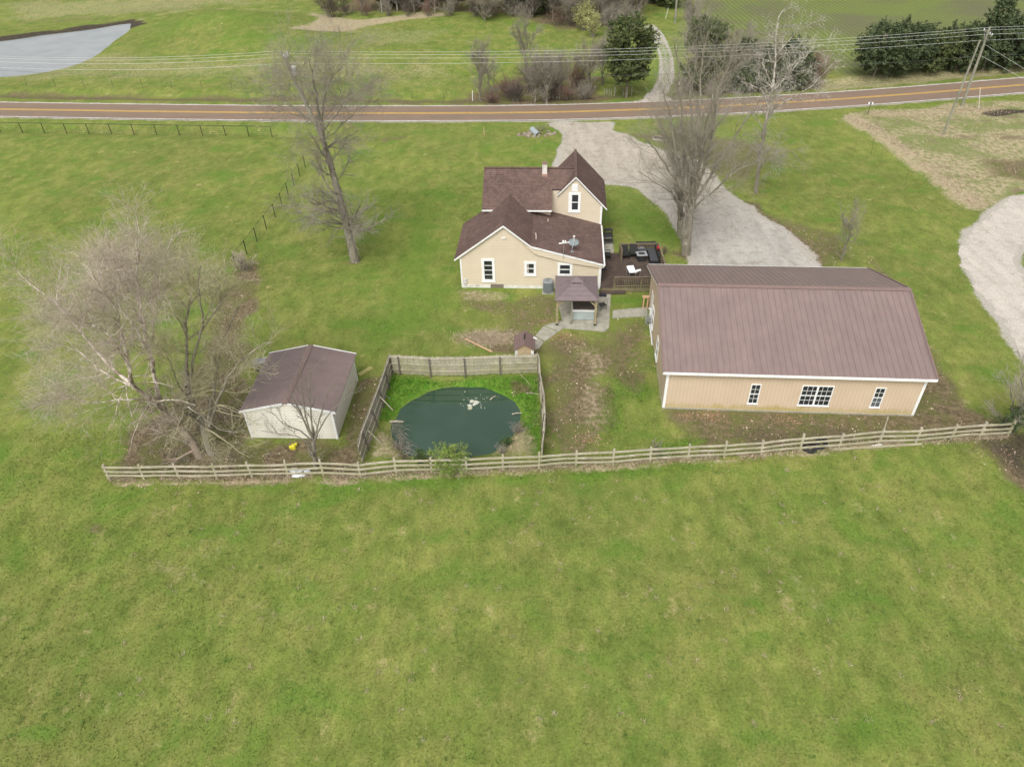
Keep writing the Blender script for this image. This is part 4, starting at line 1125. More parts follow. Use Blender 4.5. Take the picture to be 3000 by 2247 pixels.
side = [G(693, 787), G(725, 744), G(756, 718), G(781, 676), G(807, 637)]
side = [side[0] + (side[4] - side[0]) / 4 * k for k in range(-1, 5)]
side += [side[-1] + (G(890, 499) - side[-1]) / 4.7 * k for k in range(1, 6)]
wire_fence('pasture_fence', side, 1.36, 'dark wire fence running up the lawn behind the birch', 6, .04, DG, .016, .006)
F0, F1, F2 = G(80, 254), G(680, 261), G(1299, 283)
far = [F0 + (F1 - F0) / 7 * k for k in range(-2, 8)]
far += [F1 + (F2 - F1) / 7 * k for k in range(1, 8)]
wire_fence('field_fence', far, 1.15, 'thin rusty wire fence beyond the road below the farm pond', 4, .03, mat('rusty_tee_post', (.13, .11, .08), (.09, .08, .06)), 0, .005)

# ------------------------------------------------------------------ utility poles and lines
SILV = mat('pale_line_metal', (.62, .62, .60), (.5, .5, .48), 10, .5, .4, 0)
INS = mat('insulator_grey', (.60, .61, .62), (.5, .5, .5), 8, .4, .5, 0)
def pole(base, top, label, grp='roadside utility poles', arm=True, xf=False, r0=.19):
    o0 = np.array([base[0], base[1], Hz(base[0], base[1])])
    e = empty('utility_pole', o0, 0, label, 'utility pole', grp)
    T = np.array(top) - o0
    MB().tube([(0, 0, -.3), T * .5, T], [r0, r0 * .85, r0 * .65], 10).build('pole', POLEW, e)
    return e, o0, T
B1, T1 = G(2818, 311), W(2900, 81, 90.64)
p1, o1, t1 = pole(B1, T1, 'taller right-hand utility pole beside the road carrying the crossarm')
ax = np.array([.15, 1, 0]); ax /= np.linalg.norm(ax)
c1_ = t1 * .93
MB().bar(c1_ - ax * 1.25, c1_ + ax * 1.25, .1, .12).build('crossarm', POLEW, p1)
MB().bar(c1_ + ax * 1.0 - (0, 0, .05), t1 * .82, .04, .04).bar(c1_ - ax * 1.0 - (0, 0, .05), t1 * .82, .04, .04).build('brace', GALV, p1)
for s_ in (-1.2, -.6, 1.2): MB().lathe([(.05, 0), (.07, .05), (.05, .1), (.07, .15), (.03, .2)], 10, c1_ + ax * s_ + np.array([0, 0, .05])).build('insulator', INS, p1)
MB().tube([t1 * .58 + (.22 * math.cos(t), 0, .35 * math.sin(t)) for t in np.linspace(0, 6.28, 14)], .05, 6).build('cable_coil', BLACKR, p1)
B2, T2 = G(2762, 396), W(2871, 119, 80.97)
p2, o2, t2 = pole(B2, T2, 'shorter leaning utility pole standing in the rough meadow with no crossarm', r0=.14)
B3, T3 = G(937, 384), None
T3 = W(821, 149, B3[1])
p3, o3, t3 = pole(B3, T3, 'utility pole beside the road behind the tall bare tree, with white transformer')
c3 = t3 * .90
MB().bar(c3 - ax * .1, c3 + ax * 1.2, .1, .1).build('crossarm', POLEW, p3)
MB().lathe([(.05, 0), (.28, .04), (.30, .1), (.30, .95), (.24, 1.05), (.05, 1.08)], 16, t3 * .72 + np.array([.35, -.1, 0])).build('transformer', mat('transformer_white', (.72, .73, .74), (.6, .6, .62), 2, .4, .4, 0), p3, smooth=False)
for s_ in (0, 1.15): MB().lathe([(.08, 0), (.11, .1), (.08, .2), (.11, .3), (.05, .55)], 10, c3 + ax * s_ + np.array([0, 0, .05])).build('insulator', INS, p3)
MB().bar(t3 * .86, t3 * .93 + (.35, 0, .5), .10, .16).build('cutout', INS, p3)
p4x = G(1978, 70)
B4 = np.array([30.3, 138.0, 0]); 
p4, o4, t4 = pole(B4, np.array([30.0, 138, 9.0]), 'distant pale utility pole beside the gravel track at the wood edge', None)
def wire(name, pts, label, grp=None, r_=.012, m=SILV, sag=.0):
    out = []
    for (a, b, s) in pts:
        for t in np.linspace(0, 1, 17)[(0 if not out else 1):]:
            p = np.array(a) + (np.array(b) - np.array(a)) * t; p = p - (0, 0, 4 * s * t * (1 - t)); out.append(p)
    tag(MB().tube(out, r_, 4, False).build(name, m), label, 'power line', grp)
# attachment points: left pole and right pole
LA = [W(821, 150, B3[1]), W(832, 157, B3[1] + .9), W(826, 168, B3[1] + .1), W(838, 186, B3[1])]
RA = [W(2900, 81, 90.64), W(2893, 89, 91.6), W(2880, 102, 89.4), W(2877, 119, 90.5)]
SG = [1.0, 1.05, .95, .85]
nm = ['highest wire strung between the two roadside poles', 'second wire from the top strung along the road', 'third wire from the top strung along the road', 'lowest bright wire strung along the road']
for i in range(4):
    lf = LA[i] + np.array([-52, 6.5, .2]); rt_ = RA[i] + np.array([45, 7.5, .3])
    wire('power_line', [(lf, LA[i], 1.0), (LA[i], RA[i], SG[i]), (RA[i], rt_, .5)], nm[i], 'roadside power lines')
DKW = mat('dark_cable', (.10, .10, .095), (.08, .08, .08), 8, .6, .3, 0)
la, ra = W(850, 228, B3[1]), W(2858, 167, 90.5)
wire('cable', [(la + np.array([-52, 6.5, 1.5]), la, .6), (la, ra, .9), (ra, ra + np.array([45, 7.5, .3]), .4)], 'thin dark communication cable below the power lines', None, .013, DKW)
for k, (z_, dx) in enumerate(((.80, 14), (.66, 13))):
    a = o1 + t1 * z_; wire('guy_wire', [(a, np.array([a[0] + dx, a[1] - 4.5, .0]), 0)], ('upper', 'lower')[k] + ' guy wire slanting down from the taller right pole', None, .012, SILV)

# ------------------------------------------------------------------ bare trees
def bark(name, c1, c2, sc=3, white=None, wlo=.45, whi=.55, zlo=None):
    n = N(name); p = n.obj()
    a = n.noise(n.mapv(p, (1, 1, .35)), sc, 5, .65); g = n.noise(n.mapv(p, (1, 1, .4)), sc * 6, 2)
    col = n.mix(n.ss(a, .35, .65), c1, c2)
    if white:
        b = n.noise(n.mapv(p, (1, 1, .6)), 2.6, 4, .7)
        k = n.ss(b, wlo, whi)
        if zlo is not None:
            k = n.math('MULTIPLY', k, n.mr(n.sep(p)[2], zlo[0], zlo[1], 0, 1))
        col = n.mix(k, col, white)
    col = n.mul(col, n.mr(g, .25, .75, .8, 1.2))
    n.bump(g, .4, .02)
    return n.fin(col, .95, .1)
BK_GREY = bark('grey_brown_bark', (.25, .225, .18), (.18, .16, .125), 3)
BK_TREE = bark('maple_bark', (.26, .235, .18), (.18, .16, .125), 3, (.42, .40, .34), .56, .68)
BK_BIRCH = bark('river_birch_bark', (.31, .25, .19), (.23, .185, .145), 3, (.72, .63, .55), .42, .56, (1.5, 5.0))
BK_SYC = bark('sycamore_bark', (.25, .22, .18), (.20, .175, .14), 3, (.50, .465, .40), .44, .58, (5.5, 9.5))
BK_SYC2 = bark('sycamore_branch_bark', (.36, .33, .28), (.27, .25, .21), 3, (.60, .56, .49), .45, .6, (5.0, 8.0))
TW_GREY = bark('grey_twigs', (.30, .27, .22), (.235, .21, .17), 1)
TW_MAPLE = bark('maple_twigs', (.32, .29, .23), (.25, .225, .18), 1)
TW_BIRCH = bark('birch_twigs', (.48, .405, .33), (.38, .32, .26), 1)
TW_YEL2 = bark('budding_birch_twigs', (.42, .375, .24), (.33, .30, .19), 1)
TW_YEL = bark('budding_twigs', (.37, .35, .15), (.27, .24, .12), 1)
TW_RED = bark('reddish_twigs', (.25, .16, .125), (.17, .115, .09), 1)
TW_PALE = bark('pale_twigs', (.40, .36, .29), (.30, .27, .22), 1)
TW_DARK = bark('dark_twigs', (.135, .11, .09), (.09, .075, .062), 1)

def unit(v): return v / (np.linalg.norm(v, axis=-1, keepdims=True) + 1e-9)
class Lv:          # a level of branches: P (n,k,3), R (n,k)
    def __init__(s, P, R): s.P, s.R = P, R
def paths(lst, k=14, jit=.0, rg=None):
    P, R = [], []
    for pts, r0, r1 in lst:
        q = smooth(np.array(pts, float), 8)
        d = np.r_[0, np.cumsum(np.linalg.norm(np.diff(q, axis=0), axis=1))]; d /= d[-1]
        t = np.linspace(0, 1, k)
        c = np.c_[[np.interp(t, d, q[:, j]) for j in range(3)]].T
        if jit and rg is not None: c[1:] += rg.normal(0, jit, (k - 1, 3)) * [1, 1, .3]
        P.append(c); R.append(r0 + (r1 - r0) * t ** .8)
    return Lv(np.array(P), np.array(R))
def kids(lv, n, rg, t=(.2, 1), ang=(45, 12), ln=(2, .3), fall=.5, k=5, up=.1, wig=.12, rr=.55, rmin=.006, relen=None, tip=.3, bias=None):
    P, R = lv.P, lv.R
    L = np.linalg.norm(np.diff(P, axis=1), axis=2).sum(1)
    idx = rg.choice(len(P), n, p=L / L.sum())
    tt = rg.uniform(t[0], t[1], n); kk = P.shape[1] - 1
    f = tt * kk; i0 = np.minimum(f.astype(int), kk - 1); fr = (f - i0)[:, None]
    base = P[idx, i0] * (1 - fr) + P[idx, i0 + 1] * fr
    rb = R[idx, i0] * (1 - fr[:, 0]) + R[idx, i0 + 1] * fr[:, 0]
    tan = unit(P[idx, i0 + 1] - P[idx, i0])
    rnd = unit(rg.normal(size=(n, 3)))
    if bias is not None: rnd = unit(rnd + np.array(bias))
    perp = unit(rnd - (rnd * tan).sum(1, keepdims=True) * tan)
    an = np.radians(rg.normal(ang[0], ang[1], n))[:, None]
    d = unit(np.cos(an) * tan + np.sin(an) * perp)
    ll = (L[idx] * relen if relen else ln[0]) * np.maximum(.25, 1 + rg.normal(0, ln[1], n)) * (1 - fall * tt)
    ds = (ll / (k - 1))[:, None]
    Q = np.zeros((n, k, 3)); Q[:, 0] = base
    for j in range(1, k):
        d = unit(d + rg.normal(0, wig, (n, 3)) + np.array([0, 0, up]))
        Q[:, j] = Q[:, j - 1] + d * ds
    r0 = np.maximum(rb * rr, rmin)[:, None]
    RR = np.maximum(r0 * (1 - (1 - tip) * np.linspace(0, 1, k)[None]), rmin * .6)
    return Lv(Q, RR)
def tubes(lvs, sides):
    Vs, Fs, o = [], [], 0
    for lv, m in zip(lvs, sides):
        P, R = lv.P, lv.R; n, k, _ = P.shape
        T = np.gradient(P, axis=1); T = unit(T)
        if m == 1:      # finest twigs: one thin strip each
            rr_ = np.random.default_rng(n).normal(size=(n, 1, 3)); a = unit(np.cross(T, rr_)) * R[:, :, None]
            V = np.stack([P - a, P + a], 2); i = np.arange(n)[:, None]; j = np.arange(k - 1)[None, :]; b0 = (i * k + j) * 2
            F = np.stack([b0, b0 + 1, b0 + 3, b0 + 2], -1).reshape(-1, 4)
            Vs.append(V.reshape(-1, 3)); Fs.append(F + o); o += n * k * 2
            continue
        ref = np.where(np.abs(T[:, :1, 2:]).repeat(k, 1) > .9, np.array([1., 0, 0]), np.array([0, 0, 1.]))
        a = unit(np.cross(T, ref)); b = np.cross(T, a)
        th = np.arange(m) * 2 * math.pi / m
        V = P[:, :, None] + R[:, :, None, None] * (a[:, :, None] * np.cos(th)[None, None, :, None] + b[:, :, None] * np.sin(th)[None, None, :, None])
        i = np.arange(n)[:, None, None]; j = np.arange(k - 1)[None, :, None]; c = np.arange(m)[None, None, :]
        b0 = (i * k + j) * m
        F = np.stack([b0 + c, b0 + (c + 1) % m, b0 + m + (c + 1) % m, b0 + m + c], -1).reshape(-1, 4)
        Vs.append(V.reshape(-1, 3)); Fs.append(F + o); o += n * k * m
    return np.concatenate(Vs), np.concatenate(Fs)
def tree_obj(name, base, trunk, crown, label, cat='tree', group=None, tm=BK_GREY, cm=TW_GREY, ts=None, cs=None, extra=None):
    base = np.array([base[0], base[1], Hz(base[0], base[1])])
    e = empty(name, base, 0, label, cat, group)
    V, F = tubes(trunk, ts or [9] + [6] * (len(trunk) - 1)); big_mesh('trunk', V - base, F, tm, e, smooth=True)
    V, F = tubes(crown, cs or [4] * (len(crown) - 1) + [3]); big_mesh('crown', V - base, F, cm, e)
    return e

# 1 river birch, several leaning stems, and the pale tree growing beside it
def WP(lst, Y): return [W(a, b, Y + (c if False else 0)) for a, b in lst]
def WZ(lst): return [W(a, b, y) for a, b, y in lst]
rg = np.random.default_rng(1)
by = G(592, 1338)[1]
stems = paths([
    (WZ([(590, 1345, by), (560, 1290, by + .05), (520, 1240, by + .15), (485, 1205, by + .3)]), .27, .20),
    (WZ([(490, 1212, by + .3), (430, 1160, by - .2), (388, 1128, by - .5), (378, 1060, by - .8), (350, 960, by - 1.0), (338, 900, by - 1.2), (290, 840, by - 1.4), (255, 780, by - 1.5)]), .15, .035),
    (WZ([(388, 1128, by - .5), (330, 1080, by + .3), (262, 1005, by + .9), (200, 928, by + 1.3), (140, 870, by + 1.6), (85, 830, by + 1.8)]), .11, .03),
    (WZ([(488, 1210, by + .3), (462, 1150, by + .8), (440, 1050, by + 1.2), (425, 985, by + 1.5), (410, 900, by + 1.8), (395, 820, by + 2.1), (376, 765, by + 2.3)]), .15, .035),
    (WZ([(450, 1090, by + 1.0), (436, 1010, by + .2), (418, 930, by - .2), (405, 850, by - .4), (400, 795, by - .5), (408, 745, by - .6)]), .11, .03),
    (WZ([(440, 1040, by + 1.2), (395, 960, by + 2.2), (355, 905, by + 2.9), (325, 850, by + 3.3), (280, 790, by + 3.6)]), .085, .03),
    (WZ([(382, 1090, by - .6), (345, 1020, by - 1.5), (330, 990, by - 1.8), (290, 960, by - 2.1), (265, 950, by - 2.2)]), .07, .03),
    (WZ([(480, 1200, by + .3), (400, 1140, by + .8), (320, 1100, by + 1.4), (250, 1045, by + 2.0), (190, 990, by + 2.4)]), .08, .025),
    (WZ([(438, 1035, by + 1.3), (450, 960, by + .9), (458, 890, by + .7), (470, 800, by + .5)]), .07, .025),
    (WZ([(500, 1220, by + .2), (440, 1180, by - 1.0), (360, 1170, by - 1.8), (270, 1180, by - 2.4), (180, 1150, by - 3.0)]), .06, .02),
], 16, .03, rg)
l1 = kids(stems, 120, rg, (.42, 1), (46, 14), (2.7, .3), .35, 6, .05, .15, .45, .012)
l1b = kids(stems, 24, rg, (.04, .4), (70, 15), (3.0, .3), .2, 8, -.07, .10, .35, .015, bias=(-.3, -.6, -.2))
lb2 = kids(l1b, 110, rg, (.3, 1), (40, 12), (.9, .3), .3, 5, -.05, .16, .5, .007)
l2 = kids(l1, 1900, rg, (.3, 1), (50, 14), (1.6, .35), .3, 5, .02, .16, .5, .0065)
l3 = kids(l2, 24000, rg, (.1, 1), (46, 15), (.85, .35), .25, 4, .02, .2, .6, .0040)
tree_obj('birch_tree', G(592, 1338), [stems, l1, l1b], [lb2, l2, l3], 'large many-stemmed river birch with peeling pale bark at the left end of the fence', group=None, tm=BK_BIRCH, cm=TW_BIRCH, ts=[9, 5, 5], cs=[3, 3, 1])
rg = np.random.default_rng(2)
b2 = G(620, 1330)[1]
stems = paths([
    (WZ([(622, 1335, b2), (606, 1290, b2 + .1), (592, 1240, b2 + .3), (575, 1215, b2 + .4), (560, 1170, b2 + .6), (550, 1130, b2 + .7)]), .24, .15),
    (WZ([(550, 1130, b2 + .7), (548, 1050, b2 + 1.3), (546, 1000, b2 + 1.6), (548, 930, b2 + 2.0), (560, 870, b2 + 2.3), (552, 780, b2 + 2.8)]), .12, .03),
    (WZ([(555, 1150, b2 + .6), (572, 1020, b2 + .2), (590, 970, b2 + 0), (592, 930, b2 - .2), (582, 850, b2 - .4), (585, 780, b2 - .6)]), .10, .03),
    (WZ([(606, 1280, b2 + .1), (615, 1200, b2 + .8), (630, 1130, b2 + 1.4), (640, 1060, b2 + 1.9), (660, 980, b2 + 2.4), (700, 900, b2 + 2.9)]), .13, .03),
    (WZ([(612, 1250, b2 + .3), (660, 1120, b2 + .0), (700, 1065, b2 - .2), (728, 1038, b2 - .3), (775, 1010, b2 - .4), (802, 1000, b2 - .5)]), .09, .025),
    (WZ([(600, 1250, b2 + .2), (540, 1210, b2 - .5), (560, 1195, b2 - .9), (640, 1255, b2 - 1.1), (700, 1265, b2 - 1.3)]), .06, .02),
    (WZ([(590, 970, b2), (620, 925, b2 + .3), (650, 880, b2 + .6), (690, 830, b2 + .9)]), .06, .02),
    (WZ([(560, 1180, b2 + .5), (520, 1120, b2 - .3), (505, 1080, b2 - .6), (475, 1020, b2 - .9)]), .05, .02),
], 16, .03, rg)
l1 = kids(stems, 75, rg, (.3, 1), (40, 12), (2.0, .3), .35, 6, .14, .15, .45, .012)
l1b = kids(stems, 16, rg, (.05, .5), (70, 15), (2.3, .3), .2, 6, -.12, .14, .35, .010, bias=(.2, -.6, -.2))
l2 = kids(l1, 800, rg, (.15, 1), (42, 14), (1.25, .35), .3, 5, .08, .16, .5, .006)
l3 = kids(l2, 9500, rg, (.1, 1), (40, 14), (.65, .35), .25, 4, .03, .18, .6, .0050)
tree_obj('bare_tree', G(622, 1335), [stems, l1], [l1b, l2, l3], 'bare tree with smooth grey limbs between the birch and the storage shed', tm=BK_TREE, cm=TW_YEL2, ts=[9, 5], cs=[4, 3, 1])

# 2 small bare tree in front of the shed
rg = np.random.default_rng(3)
sy = G(925, 1372)[1]
stems = paths([
    (WZ([(926, 1380, sy), (920, 1330, sy + .05), (918, 1290, sy + .1)]), .15, .12),
    (WZ([(918, 1292, sy + .1), (895, 1240, sy + .1), (870, 1190, sy + .2), (850, 1150, sy + .3), (838, 1110, sy + .3)]), .07, .015),
    (WZ([(920, 1292, sy + .1), (900, 1240, sy - .2), (890, 1180, sy - .4), (882, 1120, sy - .5), (876, 1070, sy - .6)]), .07, .015),
    (WZ([(920, 1292, sy + .1), (912, 1230, sy + .5), (908, 1170, sy + .9), (904, 1110, sy + 1.2), (900, 1070, sy + 1.4)]), .07, .015),
    (WZ([(920, 1292, sy + .1), (935, 1230, sy + .3), (950, 1180, sy + .5), (965, 1140, sy + .6)]), .06, .015),
    (WZ([(921, 1292, sy + .1), (945, 1240, sy - .3), (975, 1200, sy - .5), (1010, 1170, sy - .7), (1035, 1150, sy - .8)]), .06, .012),
    (WZ([(917, 1296, sy + .1), (880, 1262, sy - .3), (835, 1245, sy - .5), (805, 1215, sy - .6), (775, 1202, sy - .7)]), .05, .012),
    (WZ([(917, 1305, sy + .1), (870, 1278, sy + .2), (820, 1272, sy + .3), (765, 1262, sy + .3)]), .04, .010),
], 12, .015, rg)
l1 = kids(stems, 60, rg, (.25, 1), (35, 10), (1.15, .3), .4, 6, .14, .14, .5, .009)
l2 = kids(l1, 320, rg, (.15, 1), (35, 12), (.6, .3), .3, 5, .1, .16, .55, .006)
l3 = kids(l2, 900, rg, (.2, 1), (35, 12), (.3, .3), .3, 4, .05, .18, .6, .004)
tree_obj('bare_tree', G(925, 1378), [stems, l1], [l2, l3], 'small bare spreading tree right in front of the ivory shed', tm=BK_GREY, cm=bark('grey_spray_twigs', (.25, .22, .18), (.19, .17, .14), 1), ts=[8, 5], cs=[4, 3])

# 3 tall narrow bare tree on the left lawn
rg = np.random.default_rng(4)
ty = G(1040, 766)[1]
T3_ = WZ([(1042, 770, ty), (1028, 710, ty), (1010, 640, ty + .1), (990, 560, ty + .2), (970, 490, ty + .3), (950, 420, ty + .4), (935, 350, ty + .5)])
stems = paths([
    (T3_, .42, .17),
    (WZ([(945, 410, ty + .4), (915, 340, ty + 1.0), (885, 270, ty + 1.5), (850, 210, ty + 1.9), (840, 180, ty + 2.0)]), .14, .03),
    (WZ([(935, 350, ty + .5), (925, 280, ty - .2), (915, 220, ty - .6), (905, 175, ty - .8)]), .14, .03),
    (WZ([(960, 450, ty + .3), (945, 380, ty - .6), (945, 310, ty - 1.2), (965, 240, ty - 1.6), (1005, 190, ty - 1.9)]), .12, .03),
    (WZ([(1000, 600, ty + .1), (960, 590, ty - .8), (925, 600, ty - 1.5), (880, 570, ty - 2.2)]), .09, .02),
    (WZ([(940, 380, ty + .4), (880, 330, ty + 1.4), (820, 290, ty + 2.2), (785, 260, ty + 2.6)]), .09, .02),
    (WZ([(945, 380, ty + .4), (990, 330, ty + 1.0), (1020, 280, ty + 1.5), (1040, 240, ty + 1.8)]), .08, .02),
], 18, .04, rg)
l1 = kids(stems, 135, rg, (.22, 1), (62, 16), (4.3, .3), .50, 8, .035, .13, .26, .012)
l2 = kids(l1, 2000, rg, (.25, 1), (45, 14), (1.7, .35), .3, 5, .02, .18, .5, .007)
l3 = kids(l2, 15000, rg, (.1, 1), (40, 14), (.80, .35), .25, 4, .02, .2, .6, .0055)
tree_obj('bare_tree', G(1042, 770), [stems, l1], [l2, l3], 'tall narrow bare tree standing alone on the lawn left of the house', tm=BK_TREE, cm=TW_GREY, ts=[10, 4], cs=[3, 1])

# 4 big vase-shaped bare tree by the drive, with the tree behind it
def vase(base, H_, spread, n, seed, lean=(0, 0), r0=.22, fork=.16, name='bare_tree', label='', tm=BK_TREE, cm=TW_MAPLE, c1=160, c2=1700, c3=13000, group=None, asym=None, up=.18, l1len=3.2, rmin=.0048):
    rg = np.random.default_rng(seed)
    b = np.array([base[0], base[1], Hz(base[0], base[1])])
    f = b + np.array([lean[0] * fork, lean[1] * fork, H_ * fork])
    L = [([b + (0, 0, -.2), (b + f) / 2 + rg.normal(0, .06, 3), f], r0 * 1.15, r0 * .9)]
    for i in range(n):
        az = 2 * math.pi * (i + rg.uniform(-.3, .3)) / n
        sp = spread * rg.uniform(.35, 1.05) * (1 + (asym[0] * math.cos(az) + asym[1] * math.sin(az)) if asym else 1)
        top = b + np.array([lean[0] + sp * math.cos(az), lean[1] + sp * math.sin(az), H_ * rg.uniform(.72, 1.0) * (1 - .18 * sp / spread)])
        m1 = f + (top - f) * .35; m1[:2] = f[:2] + (top - f)[:2] * .24; m2 = f + (top - f) * .7; m2[:2] = f[:2] + (top - f)[:2] * .62
        L.append(([f + rg.normal(0, r0 * .3, 3) * (1, 1, 2), m1 + rg.normal(0, .12, 3), m2 + rg.normal(0, .2, 3) * min(1, r0 * 6), top], r0 * rg.uniform(.42, .62), min(.028, r0 * .18)))
    st_ = paths(L, 16, .03, rg)
    l1 = kids(st_, c1, rg, (.18, 1), (40, 13), (l1len, .3), .4, 7, up * .6, .15, .42, .013)
    l2 = kids(l1, c2, rg, (.15, 1), (38, 13), (l1len * .42, .35), .3, 5, up * .6, .17, .5, max(.008, rmin * 1.5))
    l3 = kids(l2, c3, rg, (.1, 1), (36, 14), (l1len * .20, .35), .25, 4, up * .4, .18, .6, rmin)
    return tree_obj(name, b, [st_, l1], [l2, l3], label, group=group, tm=tm, cm=cm, ts=[9, 4], cs=[3, 1])
tb_ = G(2010, 745)
rg = np.random.default_rng(41)
ty = tb_[1]
stems = paths([
    (WZ([(2010, 748, ty), (2012, 690, ty), (2020, 640, ty), (2026, 595, ty)]), .40, .30),
    (WZ([(2005, 745, ty), (2003, 690, ty + .1), (2010, 640, ty + .2), (2018, 590, ty + .3)]), .22, .18),
    (WZ([(2022, 610, ty), (2035, 520, ty + .6), (2040, 420, ty + 1.2), (2050, 300, ty + 2.0), (2055, 180, ty + 2.8), (2075, 90, ty + 3.3)]), .19, .03),
    (WZ([(2026, 600, ty), (2060, 500, ty - .2), (2085, 400, ty - .6), (2100, 300, ty - .9), (2130, 190, ty - 1.2), (2150, 110, ty - 1.5)]), .18, .03),
    (WZ([(2018, 600, ty), (2015, 500, ty - .5), (2005, 400, ty - 1.0), (1995, 300, ty - 1.3), (1985, 200, ty - 1.6), (1975, 130, ty - 1.8)]), .16, .03),
    (WZ([(2026, 590, ty), (2050, 480, ty + 1.0), (2080, 360, ty + 2.0), (2110, 250, ty + 2.8), (2155, 150, ty + 3.6)]), .16, .03),
    (WZ([(2015, 600, ty), (1995, 500, ty + .6), (1975, 420, ty + 1.2), (1960, 330, ty + 1.8), (1935, 240, ty + 2.3)]), .13, .03),
    (WZ([(2028, 600, ty), (2080, 520, ty + .4), (2130, 440, ty + .8), (2180, 360, ty + 1.2), (2225, 300, ty + 1.5), (2260, 250, ty + 1.7)]), .14, .03),
    (WZ([(2020, 610, ty), (2000, 560, ty - 1.0), (1960, 500, ty - 1.8), (1920, 440, ty - 2.4), (1885, 400, ty - 2.9)]), .11, .025),
    (WZ([(2024, 600, ty), (2045, 500, ty - 1.4), (2060, 400, ty - 2.4), (2080, 320, ty - 3.0), (2100, 240, ty - 3.4)]), .14, .03),
    (WZ([(2024, 620, ty), (2090, 560, ty - .8), (2160, 500, ty - 1.4), (2220, 470, ty - 1.9), (2270, 430, ty - 2.2)]), .10, .02),
    (WZ([(2018, 620, ty), (1960, 560, ty + .4), (1910, 530, ty + .7), (1870, 500, ty + 1.0)]), .08, .02),
    (WZ([(2022, 590, ty), (2030, 450, ty + 2.0), (2025, 330, ty + 3.4), (2020, 230, ty + 4.4), (2010, 150, ty + 5.0)]), .14, .03),
], 18, .04, rg)
l1 = kids(Lv(stems.P[2:], stems.R[2:]), 200, rg, (.22, 1), (44, 14), (3.3, .3), .45, 7, .07, .15, .38, .012)
l1b = kids(stems, 30, rg, (.06, .35), (75, 15), (3.0, .3), .2, 7, -.06, .16, .3, .013, bias=(-.3, -.3, -.2))
l2 = kids(Lv(np.r_[l1.P, l1b.P], np.r_[l1.R, l1b.R]), 1800, rg, (.25, 1), (44, 14), (1.6, .35), .3, 5, .06, .17, .5, .007)
l3 = kids(l2, 12500, rg, (.1, 1), (44, 14), (.85, .35), .25, 4, .04, .18, .6, .0042)
tree_obj('bare_tree', tb_, [stems, l1], [l1b, l2, l3], 'biggest bare tree, its fan of upright limbs rising beside the gravel drive', tm=BK_TREE, cm=TW_MAPLE, ts=[10, 5], cs=[4, 3, 1])
vase(G(1993, 690), 12.0, 3.0, 6, 42, (-1.2, 1.5), .26, .25, label='slimmer bare tree just behind the biggest tree beside the deck lawn', c1=80, c2=700, c3=5000)

# 5 sycamore with white upper limbs
rg = np.random.default_rng(5)
ty = 66.8
stems = paths([
    (WZ([(2215, 568, ty), (2220, 510, ty), (2232, 430, ty), (2245, 350, ty + .1), (2262, 280, ty + .2), (2270, 230, ty + .3)]), .20, .09),
    (WZ([(2266, 250, ty + .3), (2272, 180, ty + .6), (2272, 120, ty + .9), (2280, 60, ty + 1.1), (2300, 25, ty + 1.3)]), .10, .03),
    (WZ([(2270, 170, ty + .6), (2300, 130, ty + .4), (2335, 90, ty + .2), (2350, 60, ty + .1)]), .07, .02),
    (WZ([(2262, 270, ty + .2), (2290, 240, ty - .4), (2330, 195, ty - .9), (2370, 160, ty - 1.3), (2400, 130, ty - 1.6)]), .08, .02),
    (WZ([(2250, 330, ty + .1), (2300, 300, ty - .4), (2360, 265, ty - .9), (2410, 220, ty - 1.4), (2440, 190, ty - 1.7)]), .08, .02),
    (WZ([(2250, 320, ty + .1), (2236, 270, ty + .6), (2200, 250, ty + .9), (2170, 240, ty + 1.2)]), .06, .02),
    (WZ([(2262, 260, ty + .2), (2250, 220, ty + .9), (2238, 195, ty + 1.2), (2228, 160, ty + 1.6)]), .06, .02),
    (WZ([(2232, 440, ty), (2280, 440, ty - .8), (2320, 445, ty - 1.2), (2345, 470, ty - 1.5)]), .05, .015),
    (WZ([(2222, 500, ty), (2250, 460, ty - 1.0), (2262, 490, ty - 1.4), (2275, 500, ty - 1.7)]), .04, .015),
    (WZ([(2240, 380, ty), (2200, 330, ty + 1.0), (2170, 300, ty + 1.8), (2130, 290, ty + 2.4)]), .06, .02),
    (WZ([(2228, 450, ty), (2190, 420, ty + .5), (2150, 410, ty + .8)]), .05, .015),
], 16, .05, rg)
l1 = kids(stems, 100, rg, (.25, 1), (50, 14), (2.0, .35), .4, 6, .04, .2, .42, .013)
l2 = kids(l1, 900, rg, (.15, 1), (45, 14), (1.1, .35), .3, 5, .02, .2, .5, .008)
l3 = kids(l2, 7000, rg, (.1, 1), (40, 14), (.5, .35), .25, 4, .0, .2, .6, .0055)
tree_obj('sycamore_tree', G(2215, 568), [stems, l1], [l2, l3], 'crooked bare sycamore with chalk white upper limbs, right of the biggest tree', tm=BK_SYC, cm=BK_SYC2, ts=[9, 4], cs=[3, 1])
# 6 sapling
sp_ = G(2465, 765)
vase(sp_, 5.3, 1.1, 6, 61, (-.1, 0), .05, .16, label='slim bare sapling behind the right end of the barn', tm=BK_GREY, cm=TW_GREY, c1=60, c2=420, c3=1500, up=.3, l1len=1.3, name='sapling', rmin=.005)
# 7 right edge
rg = np.random.default_rng(77)
eb = G(2962, 1262)
vase(eb, 5.2, 2.4, 7, 71, (.6, .5), .10, .12, label='pale bare tree leaning over the right end of the rail fence', tm=BK_GREY, cm=TW_PALE, c1=60, c2=420, c3=2400, l1len=1.7)
vase(G(3040, 1340), 4.2, 2.2, 6, 72, (-.3, .2), .09, .12, label='thin grey bare tree at the right edge in front of the fence line', tm=BK_GREY, cm=TW_GREY, c1=50, c2=300, c3=1800, l1len=1.6)

